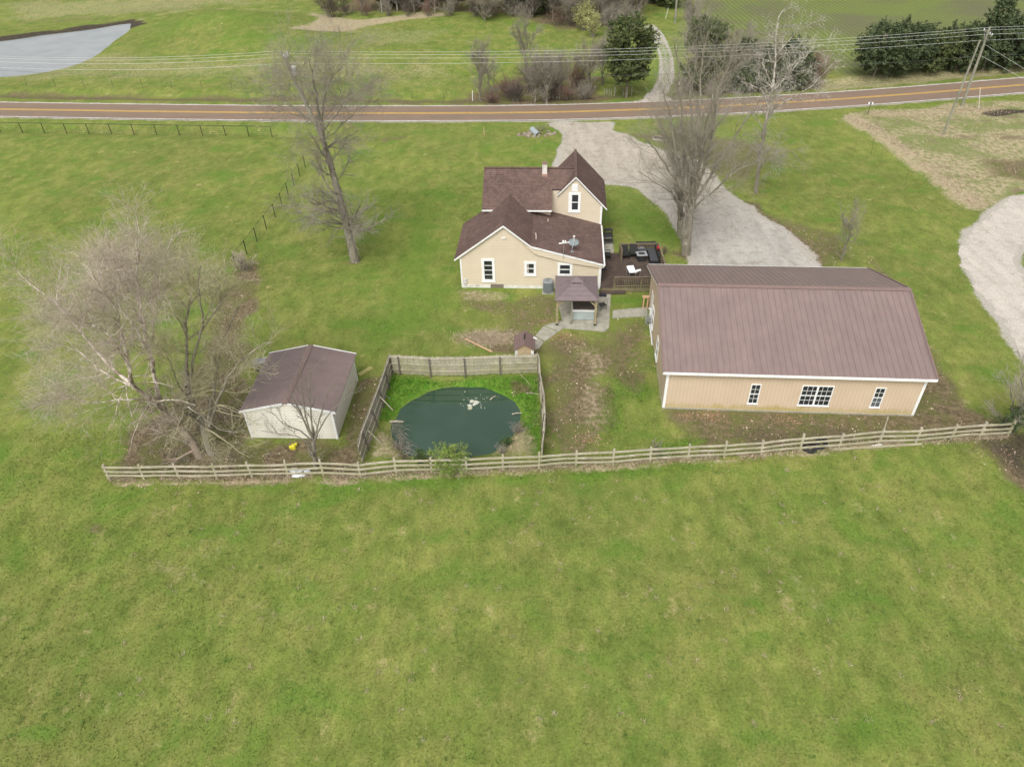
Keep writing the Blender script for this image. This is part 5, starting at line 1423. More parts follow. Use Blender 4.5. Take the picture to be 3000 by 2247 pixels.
# ------------------------------------------------------------------ leafy things
def leaf_mat(name, c1, c2, c3):
    n = N(name); a = n.attr('tint').outputs['Fac']
    col = n.mix(n.ss(a, 0, .55), c1, c2); col = n.mix(n.ss(a, .6, 1), col, c3)
    g = n.noise(n.obj(), 3, 3); col = n.mul(col, n.mr(g, .3, .7, .8, 1.2))
    m = n.fin(col, .8, .2); n.b.inputs['Subsurface Weight'].default_value = 0
    return m
LM_CEDAR = leaf_mat('cedar_foliage', (.058, .080, .032), (.095, .120, .044), (.17, .175, .07))
LM_DARK = leaf_mat('evergreen_foliage', (.048, .070, .034), (.078, .102, .046), (.14, .155, .07))
LM_BUSH = leaf_mat('fresh_shrub_leaves', (.10, .17, .03), (.19, .27, .06), (.33, .37, .13))
LM_IVY = leaf_mat('ivy_leaves', (.035, .07, .022), (.06, .10, .03), (.12, .15, .06))
LM_BUD = leaf_mat('yellow_buds', (.27, .28, .10), (.36, .37, .14), (.46, .46, .22))
def leaves(lv, n, rg, size, spread, flat=0.0, tlo=.1):
    """small quads scattered along the branches of a level"""
    P = lv.P; nn, k, _ = P.shape
    i = rg.integers(0, nn, n); t = rg.uniform(tlo, 1, n) * (k - 1); j = np.minimum(t.astype(int), k - 2); f = (t - j)[:, None]
    c = P[i, j] * (1 - f) + P[i, j + 1] * f + rg.normal(0, spread, (n, 3))
    a = unit(rg.normal(size=(n, 3)) * [1, 1, 1 - flat]); b = unit(np.cross(a, unit(rg.normal(size=(n, 3)))))
    s = size * rg.uniform(.5, 1.4, (n, 1))
    V = np.stack([c - a * s - b * s * .35, c + a * s * .2 - b * s * .6, c + a * s + b * s * .15, c - a * s * .1 + b * s * .6], 1)
    tint = np.repeat(np.clip(((i * 7919) % 97) / 97 * .6 + rg.random(n) * .4, 0, 1), 4)
    F = np.arange(n * 4).reshape(-1, 4)
    return V.reshape(-1, 3), F, tint
def evergreen(base, H_, R_, seed, label, group=None, m=LM_CEDAR, nl=24000, clear=.12, shape='cone', name='cedar_tree', size=.17, lean=(0, 0)):
    rg = np.random.default_rng(seed)
    b = np.array([base[0], base[1], Hz(base[0], base[1])])
    tp = b + np.array([lean[0], lean[1], H_])
    tr_ = paths([([b + (0, 0, -.2), (b + tp) / 2 + rg.normal(0, .15, 3) * (1, 1, 0), tp], .05 * H_ ** .7, .02)], 16)
    n = 110
    t = np.sort(rg.uniform(clear, .99, n))
    k = 6; P = np.zeros((n, k, 3)); R = np.zeros((n, k))
    prof = (lambda u: (1 - u) ** .75 * (.35 + .65 * min(1, (u + .12) * 4))) if shape == 'cone' else (lambda u: math.sqrt(max(.02, 1 - ((u - .42) / .60) ** 2)))
    lump = rg.uniform(.6, 1.2, 9)
    for i in range(n):
        u = (t[i] - clear) / (1 - clear); az = rg.uniform(0, 6.283)
        L = R_ * prof(u) * rg.uniform(.62, 1.12) * lump[int(az / 6.283 * 8.99)] ** .5
        d = np.array([math.cos(az), math.sin(az), rg.uniform(-.12, .35)])
        s0 = b + (tp - b) * t[i]
        for j in range(k):
            x = j / (k - 1); P[i, j] = s0 + d * L * x + np.array([0, 0, L * .30 * x * x])
        R[i] = np.linspace(.035, .01, k)
    br = Lv(P, R)
    l2 = kids(br, 700, rg, (.25, 1), (45, 12), (R_ * .42, .3), .3, 4, .12, .15, .6, .01)
    e = empty(name, b, 0, label, 'tree', group)
    V, F = tubes([tr_, br], [8, 4]); big_mesh('trunk', V - b, F, BK_GREY, e, smooth=True)
    V, F, ti = leaves(l2, nl, rg, size, size * .75)
    big_mesh('crown', V - b, F, m, e, attrs={'tint': ti})
    return e
c = evergreen(G(1835, 286), 8.9, 3.3, 11, 'round dark cedar left of the gravel track across the road', None, LM_CEDAR, 34000, .22, 'round', size=.12)
evergreen(G(2050, 268), 8.6, 2.9, 12, 'dark cedar directly behind the upper limbs of the biggest tree', None, LM_CEDAR, 22000, .15, 'round', size=.13)
evergreen(G(2165, 262), 6.2, 2.7, 13, 'dark cedar second from the left in the clump right of the track', 'cedar clump across the road', LM_DARK, 13000, .06)
evergreen(G(2230, 262), 5.2, 2.6, 14, 'low dark cedar behind the sycamore limbs', 'cedar clump across the road', LM_DARK, 12000, .05)
evergreen(G(2310, 258), 6.0, 3.1, 15, 'wide dark cedar at the right end of the clump, left of the reddish shrub', 'cedar clump across the road', LM_DARK, 16000, .05)
ev = [(2560, 222, 5.6, 3.3, 'leftmost of the dark cedars in the row behind the right-hand road'), (2640, 215, 5.8, 3.2, 'dark cedar second from the left in the roadside row'),
      (2725, 208, 4.6, 2.8, 'lower olive cedar in the middle of the roadside row'), (2800, 202, 5.2, 3.0, 'dark cedar just left of the crossarm pole in the row'),
      (2880, 200, 9.0, 3.0, 'tall pointed cedar behind the top of the crossarm pole'), (2950, 196, 6.2, 3.4, 'dark cedar right of the crossarm pole in the row'),
      (3020, 190, 8.8, 3.6, 'tall dark cedar at the right edge of the photo'), (3110, 186, 7, 3.6, 'dark cedar beyond the right edge of the row')]
for k, (a, b, h_, r_, lb) in enumerate(ev):
    if k < 7: evergreen(G(a, b), h_, r_, 30 + k, lb, 'row of cedars beyond the road', LM_CEDAR if k == 2 else LM_DARK, 26000, .04, 'cone' if h_ > 8 else 'round', size=.13)

# deciduous brush and trees across the road
def brush(base, H_, R_, seed, label, cm, group=None, n=14, c1=120, c2=1300, cat='shrub', name='bare_shrub', r0=.04, leafm=None, nleaf=0, c3=0, rmin=.010, lsize=.05):
    rg = np.random.default_rng(seed)
    b = np.array([base[0], base[1], Hz(base[0], base[1])])
    L = []
    for i in range(n):
        az = rg.uniform(0, 6.283); sp = R_ * rg.uniform(.1, .95)
        f = b + np.array([math.cos(az), math.sin(az), 0]) * R_ * .25 * rg.random()
        top = b + np.array([sp * math.cos(az), sp * math.sin(az), H_ * rg.uniform(.6, 1) * (1 - .3 * (sp / R_) ** 2)])
        L.append(([f, (f + top) / 2 + np.array([0, 0, H_ * .06]) + rg.normal(0, .08, 3), top], r0 * rg.uniform(.6, 1.1), .010))
    st_ = paths(L, 10, .02, rg)
    l1 = kids(st_, c1, rg, (.15, 1), (42, 13), (H_ * .30, .3), .35, 5, .1, .16, .5, rmin)
    l2 = kids(l1, c2, rg, (.1, 1), (40, 14), (H_ * .15, .3), .3, 4, .06, .18, .6, rmin * .8)
    e = empty(name, b, 0, label, cat, group)
    V, F = tubes([st_], [5]); big_mesh('stem', V - b, F, BK_GREY if leafm is None else BK_TREE, e)
    V, F = tubes([l1, l2], [3, 1]); big_mesh('crown', V - b, F, cm, e)
    if nleaf:
        V, F, ti = leaves(l2, nleaf, rg, lsize, lsize); big_mesh('foliage', V - b, F, leafm, e, attrs={'tint': ti})
    return e
def tall(base, H_, sp, seed, label, cm=TW_GREY, n=4, group='bare trees across the road', lean=(0, 0), r0=.11, c1=60, c2=500, c3=2200, fork=.2, l1len=2.0, tm=BK_TREE):
    return vase(base, H_, sp, n, seed, lean, r0, fork, label=label, cm=cm, tm=tm, c1=c1, c2=int(c2 * 1.3), c3=int(c3 * 1.8), l1len=l1len, group=group, rmin=.0085)
tall(G(1408, 292), 8.2, 1.9, 101, 'vase shaped bare tree standing apart at the left end of the roadside thicket', n=5, c3=1500)
tall(G(1438, 290), 6.0, 1.1, 102, 'slender bare tree just right of the leftmost roadside one', n=3, c1=40, c2=300, c3=900)
tall(G(1545, 232), 9.2, 1.8, 103, 'bare tree rising behind the left half of the roadside thicket', n=5, lean=(-.6, 0))
tall(G(1568, 300), 5.0, 1.3, 104, 'short bare tree with a thin pale trunk in the thicket', n=3, c1=40, c2=300, c3=900)
tall(G(1602, 303), 7.6, 2.3, 105, 'forked bare tree in the middle of the thicket at the road edge', n=6, r0=.16)
tall(G(1640, 288), 6.2, 1.8, 106, 'dense grey bare tree right of the forked one in the thicket', n=5)
tall(G(1722, 275), 7.4, 2.0, 107, 'bare tree just left of the round cedar', n=5, c3=3000)
tall(G(1762, 250), 6.4, 1.8, 108, 'bare tree half hidden behind the left side of the round cedar', n=4)
for k, (a, b, h_, r_, cm, lb) in enumerate((
        (1510, 296, 2.6, 1.9, TW_DARK, 'dark low brush at the left foot of the thicket'), (1490, 282, 3.2, 2.2, TW_RED, 'reddish brown brush in the left of the thicket'),
        (1555, 270, 4.4, 2.7, TW_DARK, 'tall tangled brush in the middle of the thicket'), (1620, 285, 2.9, 2.2, TW_DARK, 'dark brush behind the forked tree'),
        (1665, 292, 2.3, 2.1, TW_RED, 'low reddish brush beside the broken pale post'), (1715, 288, 2.2, 2.0, TW_GREY, 'low grey brush left of the cedar trunk'),
        (1610, 255, 4.6, 2.8, TW_GREY, 'tall grey brush at the back of the thicket'), (1690, 255, 4.2, 2.6, TW_RED, 'brown brush at the back left of the round cedar'),
        (1440, 300, 1.3, 1.5, TW_RED, 'small reddish bush at the left tip of the thicket'))):
    brush(G(a, b), h_, r_, 200 + k, lb, cm, 'brush of the roadside thicket', n=16, c1=200, c2=2600, rmin=.012)
tall(G(2085, 272), 8.6, 2.6, 111, 'tall bare tree among the dark cedars behind the biggest tree', n=6, c3=3500)
tall(G(2145, 262), 9.4, 2.7, 112, 'tall bare tree second from the left among the dark cedars', n=6, c3=3500)
tall(G(2225, 262), 7.4, 2.4, 113, 'bare tree between the cedars and the sycamore limbs', n=5, c3=3000)
brush(G(2385, 248), 4.6, 2.6, 121, 'reddish upright shrub at the right end of the cedar clump', TW_RED, None, n=22, c1=220, c2=2600, rmin=.013)
brush(G(2340, 258), 2.6, 2.6, 122, 'tangled grey brush below the rightmost cedar of the clump', TW_GREY, None, n=20, c1=160, c2=1600, rmin=.012)
brush(G(2000, 282), 3.0, 2.2, 123, 'grey brush beside the gravel apron across the road', TW_GREY, None, n=16, c1=160, c2=1600, rmin=.012)
brush(G(2090, 285), 2.4, 2.6, 124, 'low grey brush at the foot of the cedars by the road', TW_GREY, None, n=16, c1=160, c2=1600, rmin=.012)

# far wood edge
rgw = np.random.default_rng(300)
wood = [(975, 55, 5.5, 3.4, 'd'), (1060, 40, 8, 2.8, 'g'), (1120, 42, 9, 3.0, 'p'), (1165, 38, 10, 3.0, 'p'), (1215, 44, 9, 3.0, 'g'), (1275, 44, 9, 3.2, 'p'), (1330, 45, 8, 3.0, 'g'),
        (1390, 44, 8, 3.2, 'g'), (1440, 46, 8, 3.0, 'd'), (1490, 50, 8.5, 3.0, 'g'), (1560, 56, 8.5, 3.0, 'p'), (1620, 66, 7.0, 3.0, 'd'), (1670, 78, 6.5, 2.8, 'g'),
        (1760, 80, 7.5, 3.4, 'g'), (1810, 72, 8.0, 3.4, 'g'), (1850, 62, 8.0, 3.4, 'd'), (1870, 40, 8.0, 3.2, 'g'), (1700, 40, 8.5, 3.2, 'g'), (1420, 66, 5.4, 2.2, 'w')]
wl_lab = {'d': 'dark twiggy tree', 'g': 'grey bare tree', 'p': 'pale-trunked bare tree', 'w': 'lone pale feathery tree'}
marks = ['at the left tip of the far wood', 'above the straw coloured bank', 'second from the left above the tan bank', 'third from the left above the tan bank', 'right of three pale trunks in the far wood', 'at the middle left of the far wood',
         'left of the middle of the far wood', 'at the middle of the far wood', 'right of the middle of the far wood', 'left of the white roof glimpse in the wood', 'below the white roof glimpse in the wood', 'in the dip of the far wood', 'left of the yellow budding shrub',
         'right of the yellow budding shrub', 'second right of the yellow budding shrub', 'nearest the bend of the gravel track', 'behind the bend of the gravel track', 'behind the yellow budding shrub', 'standing out in front of the far wood']
for k, (a, b, h_, r_, ty_) in enumerate(wood):
    if k == 0: brush(G(a, b), h_, r_, 310, 'round dark bare bush at the left tip of the far wood', TW_DARK, None, n=30, c1=300, c2=2600, rmin=.018)
    else: tall(G(a, b), h_, r_, 310 + k, wl_lab[ty_] + ' ' + marks[k], TW_DARK if ty_ == 'd' else (TW_PALE if ty_ == 'w' else TW_GREY), 6, 'bare trees of the far wood', (0, 0), .15, 90, 1100, 5000, .3, 3.0, tm=BK_SYC2 if ty_ == 'p' else BK_GREY)
for k, (a, b, h_, r_, m_) in enumerate(((1145, 20, 6, 3.2, LM_DARK), (1230, 26, 5, 3, LM_DARK), (1530, 30, 7, 3, LM_CEDAR), (1590, 44, 6, 3, LM_CEDAR), (1960, 18, 7, 3.2, LM_CEDAR), (1925, 5, 7, 3.2, LM_DARK), (1330, 12, 6, 3, LM_DARK))):
    evergreen(G(a, b), h_, r_, 350 + k, ('dark cedar behind the pale trunks of the far wood', 'low dark cedar in the left of the far wood', 'dark cedar near the white roof glimpse', 'low cedar right of the white roof glimpse',
              'dark cedar above the gravel track beside the pale pole', 'dark cedar at the top edge left of the track pole', 'dark cedar at the top edge in the middle wood')[k], 'cedars in the far wood', m_, 8000, .05, 'round', size=.26)
for k in range(13):
    a = 1010 + k * 62 + rgw.uniform(-12, 12); b = 48 + (a - 1000) * .018 + (18 if 1560 < a < 1700 else 0)
    brush(G(a, b), rgw.uniform(2.2, 3.4), 2.8, 400 + k, ('first', 'second', 'third', 'fourth', 'fifth', 'sixth', 'seventh', 'eighth', 'ninth', 'tenth', 'eleventh', 'twelfth', 'thirteenth')[k] + ' low brown brush from the left along the foot of the far wood', (TW_DARK, TW_RED, TW_GREY)[k % 3], 'brush along the foot of the far wood', n=14, c1=120, c2=1100, rmin=.018)
for k in range(16):
    a = 1000 + k * 58 + rgw.uniform(-15, 15); b = 8 - (k % 2) * 22
    tall(G(a, b), rgw.uniform(7, 10), 3.2, 430 + k, ('first', 'second', 'third', 'fourth', 'fifth', 'sixth', 'seventh', 'eighth', 'ninth', 'tenth', 'eleventh', 'twelfth', 'thirteenth', 'fourteenth', 'fifteenth', 'sixteenth')[k] + ' bare tree from the left in the back rows of the far wood', (TW_DARK, TW_GREY)[k % 2], 5, 'back rows of the far wood', (0, 0), .15, 60, 700, 2600, .25, 3.0, tm=BK_GREY)
brush(G(1712, 92), 4.4, 2.3, 461, 'yellow green budding shrub at the right of the far wood', TW_YEL, None, n=22, c1=180, c2=1500, leafm=LM_BUD, nleaf=2600, rmin=.014, lsize=.09)
brush(G(1735, 110), 3.4, 1.8, 462, 'smaller yellow green budding shrub below the larger one', TW_YEL, None, n=16, c1=120, c2=1000, leafm=LM_BUD, nleaf=1400, rmin=.012, lsize=.08)
for k, (a, b, h_, r_) in enumerate(((1790, 100, 4.6, 3.0), (1830, 85, 4.8, 3.2), (1780, 60, 5.2, 3.2), (2015, 60, 4.0, 2.8), (2040, 90, 3.6, 2.4))):
    brush(G(a, b), h_, r_, 470 + k, ('grey brush left of the round cedar top', 'grey brush at the track bend', 'grey brush behind the budding shrubs', 'grey brush beside the pale track pole', 'grey brush right of the track')[k], TW_GREY, None, n=22, c1=220, c2=2300, rmin=.015)

# near shrubs
brush(G(1318, 1374), 1.45, 1.35, 501, 'fresh green leafy shrub pushing through the rail fence in front of the pond', TW_YEL, None, n=48, c1=420, c2=2400, name='green_shrub', r0=.014, leafm=LM_BUSH, nleaf=15000, rmin=.005, lsize=.035)
brush(G(1232, 1352), .8, .42, 502, 'small dark green bush on the pond bank behind the rail fence', TW_YEL, None, n=12, c1=70, c2=300, name='green_shrub', r0=.015, leafm=LM_IVY, nleaf=1500, rmin=.004, lsize=.04)
brush(G(1486, 1300), .55, .34, 503, 'small round green bush at the lower right pond edge', TW_YEL, None, n=12, c1=70, c2=300, name='green_shrub', r0=.015, leafm=LM_IVY, nleaf=1600, rmin=.004, lsize=.035)
brush(G(2958, 1268), 1.8, .75, 504, 'dark green ivy shrub at the right end of the rail fence', TW_GREY, None, n=16, c1=120, c2=600, name='green_shrub', r0=.03, leafm=LM_IVY, nleaf=1800, rmin=.006, lsize=.06)
brush(G(1470, 1325), .75, .5, 505, 'pale dead bush at the lower right pond edge', TW_PALE, None, n=16, c1=60, c2=400, r0=.012, rmin=.004)
brush(G(1520, 1262), .75, .75, 506, 'grey twiggy bush on the right bank of the pond', TW_GREY, None, n=24, c1=120, c2=900, r0=.012, rmin=.004)
brush(G(1162, 1300), .55, .7, 507, 'dark twiggy bush on the left bank of the pond', TW_GREY, None, n=24, c1=120, c2=700, r0=.012, rmin=.004)
brush(G(1920, 1330), .9, .8, 508, 'dead twiggy bush behind the rail fence left of the barn corner', TW_PALE, None, n=20, c1=80, c2=450, r0=.012, rmin=.004)
brush(G(715, 790), 1.6, 1.5, 509, 'pale bushy shrub at the near end of the dark wire fence', TW_BIRCH, None, n=20, c1=160, c2=1500, rmin=.007)
brush(G(1945, 745), .9, .55, 510, 'small brown bush beside the right deck railing', TW_RED, None, n=16, c1=70, c2=450, r0=.014, rmin=.004)
brush(G(1585, 385), .9, 1.1, 511, 'low grey bush on the stones beside the culvert', TW_GREY, None, n=18, c1=90, c2=500, r0=.014, rmin=.005)
# ------------------------------------------------------------------ small things
rng = np.random.default_rng(77)
def thing(mb, name, m, loc, rz, label, cat, group=None, **kw):
    o = mb.build(name, m, **kw); o.location = loc; o.rotation_euler[2] = rz
    return tag(o, label, cat, group)
PLANK = mat('new_orange_plank', (.55, .36, .22), (.46, .29, .17), 8, .8, .2, .1, stretch=(1, 8, 8))
a, b = G(1363, 995), G(1442, 1033)
thing(MB().bar((0, 0, .05), tuple((b - a)[:2]) + (.05,), .14, .04), 'plank', PLANK, a, 0, 'long orange plank lying behind the board fence', 'plank')
thing(MB().box(-.55, .55, -.17, .17, 0, .04), 'board', mat('yellow_green_board', (.40, .37, .12), (.33, .31, .12), 4), G(1070, 1088), rad(48), 'mossy yellow board lying on the grass right of the shed', 'board')
yb = MB().lathe([(.16, 0), (.14, .22), (.05, .30), (.04, .34)], 10).bar((-.25, .08, .05), (.22, .1, .2), .2, .1)
thing(yb, 'watering_can', mat('yellow_plastic', (.62, .56, .03), (.55, .48, .03), 4, .5, .4), G(861, 1313), .3, 'bright yellow plastic can lying in front of the shed', 'can')
# white bundles behind the rail fence
WB = mat('white_plastic_sheet', (.74, .77, .80), (.55, .58, .62), 5, .55, .4, .4)
def crumple(r_, seed, sx=1, sy=1, sz=1):
    rg = np.random.default_rng(seed); n = 14; v, f = [], []
    for i in range(8):
        ph = math.pi * i / 7
        for j in range(n):
            t = 2 * math.pi * j / n; q = r_ * rg.uniform(.5, 1.3)
            v.append((sx * q * math.sin(ph) * math.cos(t), sy * q * math.sin(ph) * math.sin(t), sz * (q * math.cos(ph) * .8 + r_ * .7)))
    for i in range(7):
        for j in range(n): f.append((i * n + j, i * n + (j + 1) % n, (i + 1) * n + (j + 1) % n, (i + 1) * n + j))
    return MB().add(v, f)
for k, (px, py, r_, sx, lb) in enumerate(((868, 1386, .24, 1.9, 'long white plastic bundle behind the rail fence'), (903, 1385, .18, 1.1, 'small round white bundle beside the long one'),
                                          (873, 1395, .17, 2.2, 'pale grey flattened bundle at the foot of the rail fence'))):
    thing(crumple(r_, 600 + k, sx, .8, 1 if k < 2 else .6), 'plastic_bundle', WB, G(px, py), 0, lb, 'bundle', None)
# tyres
ty_m = BLACKR
for k, (px, py, tilt, lb) in enumerate(((2404, 1313, 62, 'upright black tyre behind the rail fence below the barn'), (2372, 1318, 12, 'black tyre lying flat left of the upright one'))):
    m_ = MB(); m_.tube([(.33 * math.cos(t), .33 * math.sin(t), 0) for t in np.linspace(0, 2 * math.pi, 25)], .13, 10, False)
    o = thing(m_, 'tyre', ty_m, G(px, py) + np.array([0, .1, .32 if k == 0 else .13]), .4, lb, 'tyre'); o.rotation_euler = (rad(tilt), 0, .4)
thing(MB().bar((-.35, -.06, .03), (.35, .06, .03), .08, .04), 'white_slat', WHITE2, G(2568, 1305), 0, 'short white slat on the ground by the leaning stake', 'slat')
a, b = G(2440, 1318), G(2700, 1302)
thing(MB().bar((0, 0, .04), tuple((b - a)[:2]) + (.04,), .16, .04), 'fallen_rail', RAILW, a, 0, 'grey fallen board lying under the rail fence below the barn', 'board')
# pond wood and foam
LOG = mat('pale_driftwood', (.48, .42, .34), (.33, .28, .22), 6, .9, .1, .3)
for k, (p_, q_, r_, lb) in enumerate((((1143, 1243), (1182, 1235), .07, 'pale log jutting from the left bank of the pond'), ((1500, 1213), (1530, 1210), .045, 'pale stick at the right edge of the pond'),
                                      ((1436, 1171), (1452, 1160), .04, 'short stick floating near the dark back of the pond'), ((1128, 1172), (1145, 1182), .03, 'thin branch lying on the grass left of the pond'),
                                      ((1542, 1165), (1585, 1170), .025, 'long thin stick on the grass right of the pond'), ((1525, 1110), (1560, 1150), .02, 'bent twig on the upper right pond bank'))):
    a, b = G(*p_, -.35), G(*q_, -.35); z_ = -.36 if k < 3 else .03
    a[2], b[2] = (-.15, -.36) if k == 0 else (z_, z_)
    m_ = (a + b) / 2 + np.array([0, .03, .03])
    tag(MB().tube([a, m_, b], [r_, r_ * .9, r_ * .6], 8).build('log' if r_ > .04 else 'stick', LOG), lb, 'wood')
FOAM = mat('white_foam_scum', (.52, .52, .45), (.36, .38, .28), 9, .9, .1, .4)
fm = MB(); rg = np.random.default_rng(9)
for k in range(46):
    big = k < 12
    c = G(1389 + rg.normal(0, 9 if big else 26), 1177 + rg.normal(0, 5 if big else 11), -.385)
    r_ = rg.uniform(.06, .17) if big else rg.uniform(.015, .05)
    pts = [(c[0] + r_ * rg.uniform(.6, 1.2) * math.cos(t), c[1] + r_ * rg.uniform(.6, 1.2) * math.sin(t), c[2]) for t in np.arange(9) * .698]
    fm.poly(pts, (0, 0, .012 if not big else rg.uniform(.02, .05)))
tag(fm.build('pond_foam', FOAM), 'patch of whitish foam floating on the pond', 'foam', None, 'stuff')
c = G(1377, 1196, -.385); tag(MB().poly([(c[0] + .2 * rg.uniform(.7, 1.1) * math.cos(t), c[1] + .16 * math.sin(t), -.39) for t in np.arange(9) * .698], (0, 0, .02)).build('floating_leaf', mat('floating_leaf', (.42, .42, .30), (.3, .3, .2), 5)), 'pale patch floating alone in front of the foam', 'leaf')
# things along the barn's gable wall
BE1 = np.array([math.cos(BA), math.sin(BA), 0]); BE2 = np.array([-math.sin(BA), math.cos(BA), 0])
def bp(s, t): return BO + BE1 * s + BE2 * t
ws = empty('wooden_stand', bp(-.28, 11.75), BA, 'small wooden stand against the far end of the barn gable wall', 'stand')
MB().box(-.28, .25, -.16, .16, 1.0, 1.05).build('top', PLANK, ws); MB().box(-.2, -.12, -.14, -.06, 0, 1.0).box(.1, .18, -.14, -.06, 0, 1.0).box(-.2, -.12, .06, .14, 0, 1.0).box(.1, .18, .06, .14, 0, 1.0).build('leg', PLANK, ws)
tag(MB().tube([bp(-.12, 9.35) + (0, 0, .10), bp(-.10, 7.9) + (0, 0, .06), bp(-.12, 6.9) + (0, 0, .05)], .05, 8).build('downspout', WHITE2), 'white downspout lying along the barn gable wall', 'pipe')
hs_ = MB(); rg = np.random.default_rng(4)
for k in range(9): c = bp(-.24 + rg.normal(0, .05), 9.7 + rg.normal(0, .12)); r_ = rg.uniform(.22, .36); hs_.tube([c + (r_ * .45 * math.cos(t), r_ * math.sin(t), .10 + .04 * k + .5 * r_ * (1 + math.sin(t + k))) for t in np.linspace(0, 6.28, 16)], .018, 5, False)
tag(hs_.build('garden_hose', mat('grey_hose', (.36, .36, .34), (.24, .24, .23), 9, .6, .3, .1)), 'tangled grey hose heaped against the barn gable wall', 'hose')
tag(MB().tube([bp(-.05, 10.0) + (0, 0, .2), bp(-.06, 10.0) + (0, 0, 1.0), bp(-.2, 10.05) + (0, 0, 1.1)], .05, 8).build('hose_reel', WHITE2), 'white hose holder on the barn gable wall above the hose', 'holder')
pt_ = G(1744, 935, .06); tk = empty('tub_steps', (pt_[0] + .02, pt_[1] + .15, .06), 0, 'dark plant stem in a pot at the right front foot of the gazebo', 'plant')
MB().lathe([(.10, 0), (.13, .22), (.11, .22)], 10).build('pot', BLACKR, tk); MB().tube([(0, 0, .2), (-.1, .05, .6), (-.25, 0, .75)], .02, 5).tube([(0, 0, .2), (.12, .0, .6), (.2, .1, .7)], .02, 5).tube([(0, 0, .2), (.0, -.1, .5), (-.1, -.2, .55)], .018, 5).build('stem', LOG, tk)
tk.name = 'potted_plant'
pb = empty('patio_chair', G(1764, 906, .06), rad(-70), 'thin black wire chair on the concrete right of the gazebo', 'chair')
MB().box(-.25, .25, -.25, .25, .42, .44).build('seat', BLACKM, pb); MB().tube([(-.25, .25, .42), (-.25, .32, .9), (.25, .32, .9), (.25, .25, .42)], .015, 6).tube([(0, .27, .44), (0, .32, .9)], .01, 5).build('backrest', BLACKM, pb)
for x in (-.23, .23):
    for y in (-.23, .23): MB().tube([(x, y, 0), (x, y, .43)], .014, 5).build('leg', BLACKM, pb)
fl = empty('flower_pot', G(1928, 733, DZ + .95), 0, 'red flowers on the corner of the right deck railing', 'flowers')
MB().lathe([(.07, -.02), (.10, .12), (.09, .12)], 10).build('pot', BLACKR, fl)
V = []; ff = MB()
for k in range(40):
    c = rng.normal(0, .07, 3) + (0, 0, .2); u, v = unit(rng.normal(size=3)) * .04, unit(rng.normal(size=3)) * .04; ff.add([c - u, c + v, c + u, c - v], [(0, 1, 2, 3)])
ff.build('blossom', mat('red_petals', (.70, .03, .03), (.6, .02, .02), 6), fl, fixn=False)
# markers and roadside bits
def stick(px, py, qx, qy, r_, m, name, label, cat, grp=None):
    a = G(px, py); a[2] = Hz(a[0], a[1]); b = W(qx, qy, a[1]); return tag(MB().tube([a - (0, 0, .1), b], r_, 8).build(name, m), label, cat, grp)
stick(1419, 399, 1417, 372, .03, mat('orange_marker', (.62, .38, .24), (.5, .3, .2), 5), 'marker_stake', 'pale orange stake standing in the grass below the road', 'stake')
stick(1384, 288, 1384, 266, .05, WHITE2, 'marker_post', 'short white post at the left end of the roadside thicket', 'post')
stick(1669, 274, 1671, 238, .09, mat('broken_pale_trunk', (.50, .45, .36), (.4, .35, .28), 5), 'broken_post', 'broken pale post among the brush across the road', 'post')
stick(1672, 272, 1674, 260, .12, mat('broken_pale_trunk', (.50, .45, .36)), 'tree_stump', 'grey stump beside the broken pale post', 'stump')
stick(2868, 322, 2872, 258, .04, mat('pale_marker_white', (.72, .64, .58), (.62, .55, .5), 5), 'marker_post', 'tall pinkish white marker post beyond the leaning pole', 'post')
stick(1950, 55, 1958, 24, .04, WHITE2, 'marker_post', 'thin white post beside the track below the far pole', 'post')
stick(2553, 452, 2561, 402, .012, DG, 'marker_rod', 'thin rod at the edge of the rough meadow', 'rod', 'thin rods in the lawn'); stick(2651, 542, 2661, 502, .012, DG, 'marker_rod', 'thin rod standing in the lawn right of the sapling', 'rod')
A_ = G(2542, 336); rs = empty('road_reflector', A_, 0, 'rusty post with white and black reflector beside the right-hand road', 'reflector post')
MB().tube([(0, 0, 0), (0, 0, 1.35)], .04, 6).build('post', mat('rusty_brown', (.17, .11, .08), (.12, .08, .06)), rs); MB().box(-.28, .28, -.03, .03, 1.2, 1.45).build('panel', WHITE2, rs); MB().box(-.10, .10, -.05, -.035, 1.2, 1.45).build('black_stripe', BLACKM, rs)
gt_ = empty('field_gate', G(1800, 283), 0, 'low rusty wire gate beside the cedar trunk across the road', 'gate')
b_ = G(1850, 281) - G(1800, 283); rust = mat('rusty_brown', (.17, .11, .08))
fr = MB().bar((0, 0, 1.15), tuple(b_[:2]) + (1.15,), .05, .05)
for z in (.3, .6, .9): fr.bar((0, 0, z), tuple(b_[:2]) + (z,), .015, .015)
for t in np.linspace(0, 1, 9): fr.bar((b_[0] * t, b_[1] * t, .1), (b_[0] * t, b_[1] * t, 1.15), .015, .015)
fr.build('gate_panel', rust, gt_)
for t in (0, .52, 1): MB().box(b_[0] * t - .07, b_[0] * t + .07, b_[1] * t - .07, b_[1] * t + .07, 0, 1.2 if t != .52 else 1.0).build('post', POLEW, gt_)
for k, (x, h_) in enumerate(((1771, .9), (1778, 1.0), (1785, .95), (1791, .8))): stick(x, 277, x + 1, 277 - 17, .07, POLEW, 'old_fence_post', ('leftmost', 'second', 'third', 'rightmost')[k] + ' of four old posts bunched at the cedar trunk', 'post')
cu_ = G(1568, 390); cv = MB(); cv.tube([(0, -1.0, .05), (0, .9, .15)], .36, 20, False); cv.tube([(0, -1.0, .05), (0, .9, .15)], .34, 20, False)
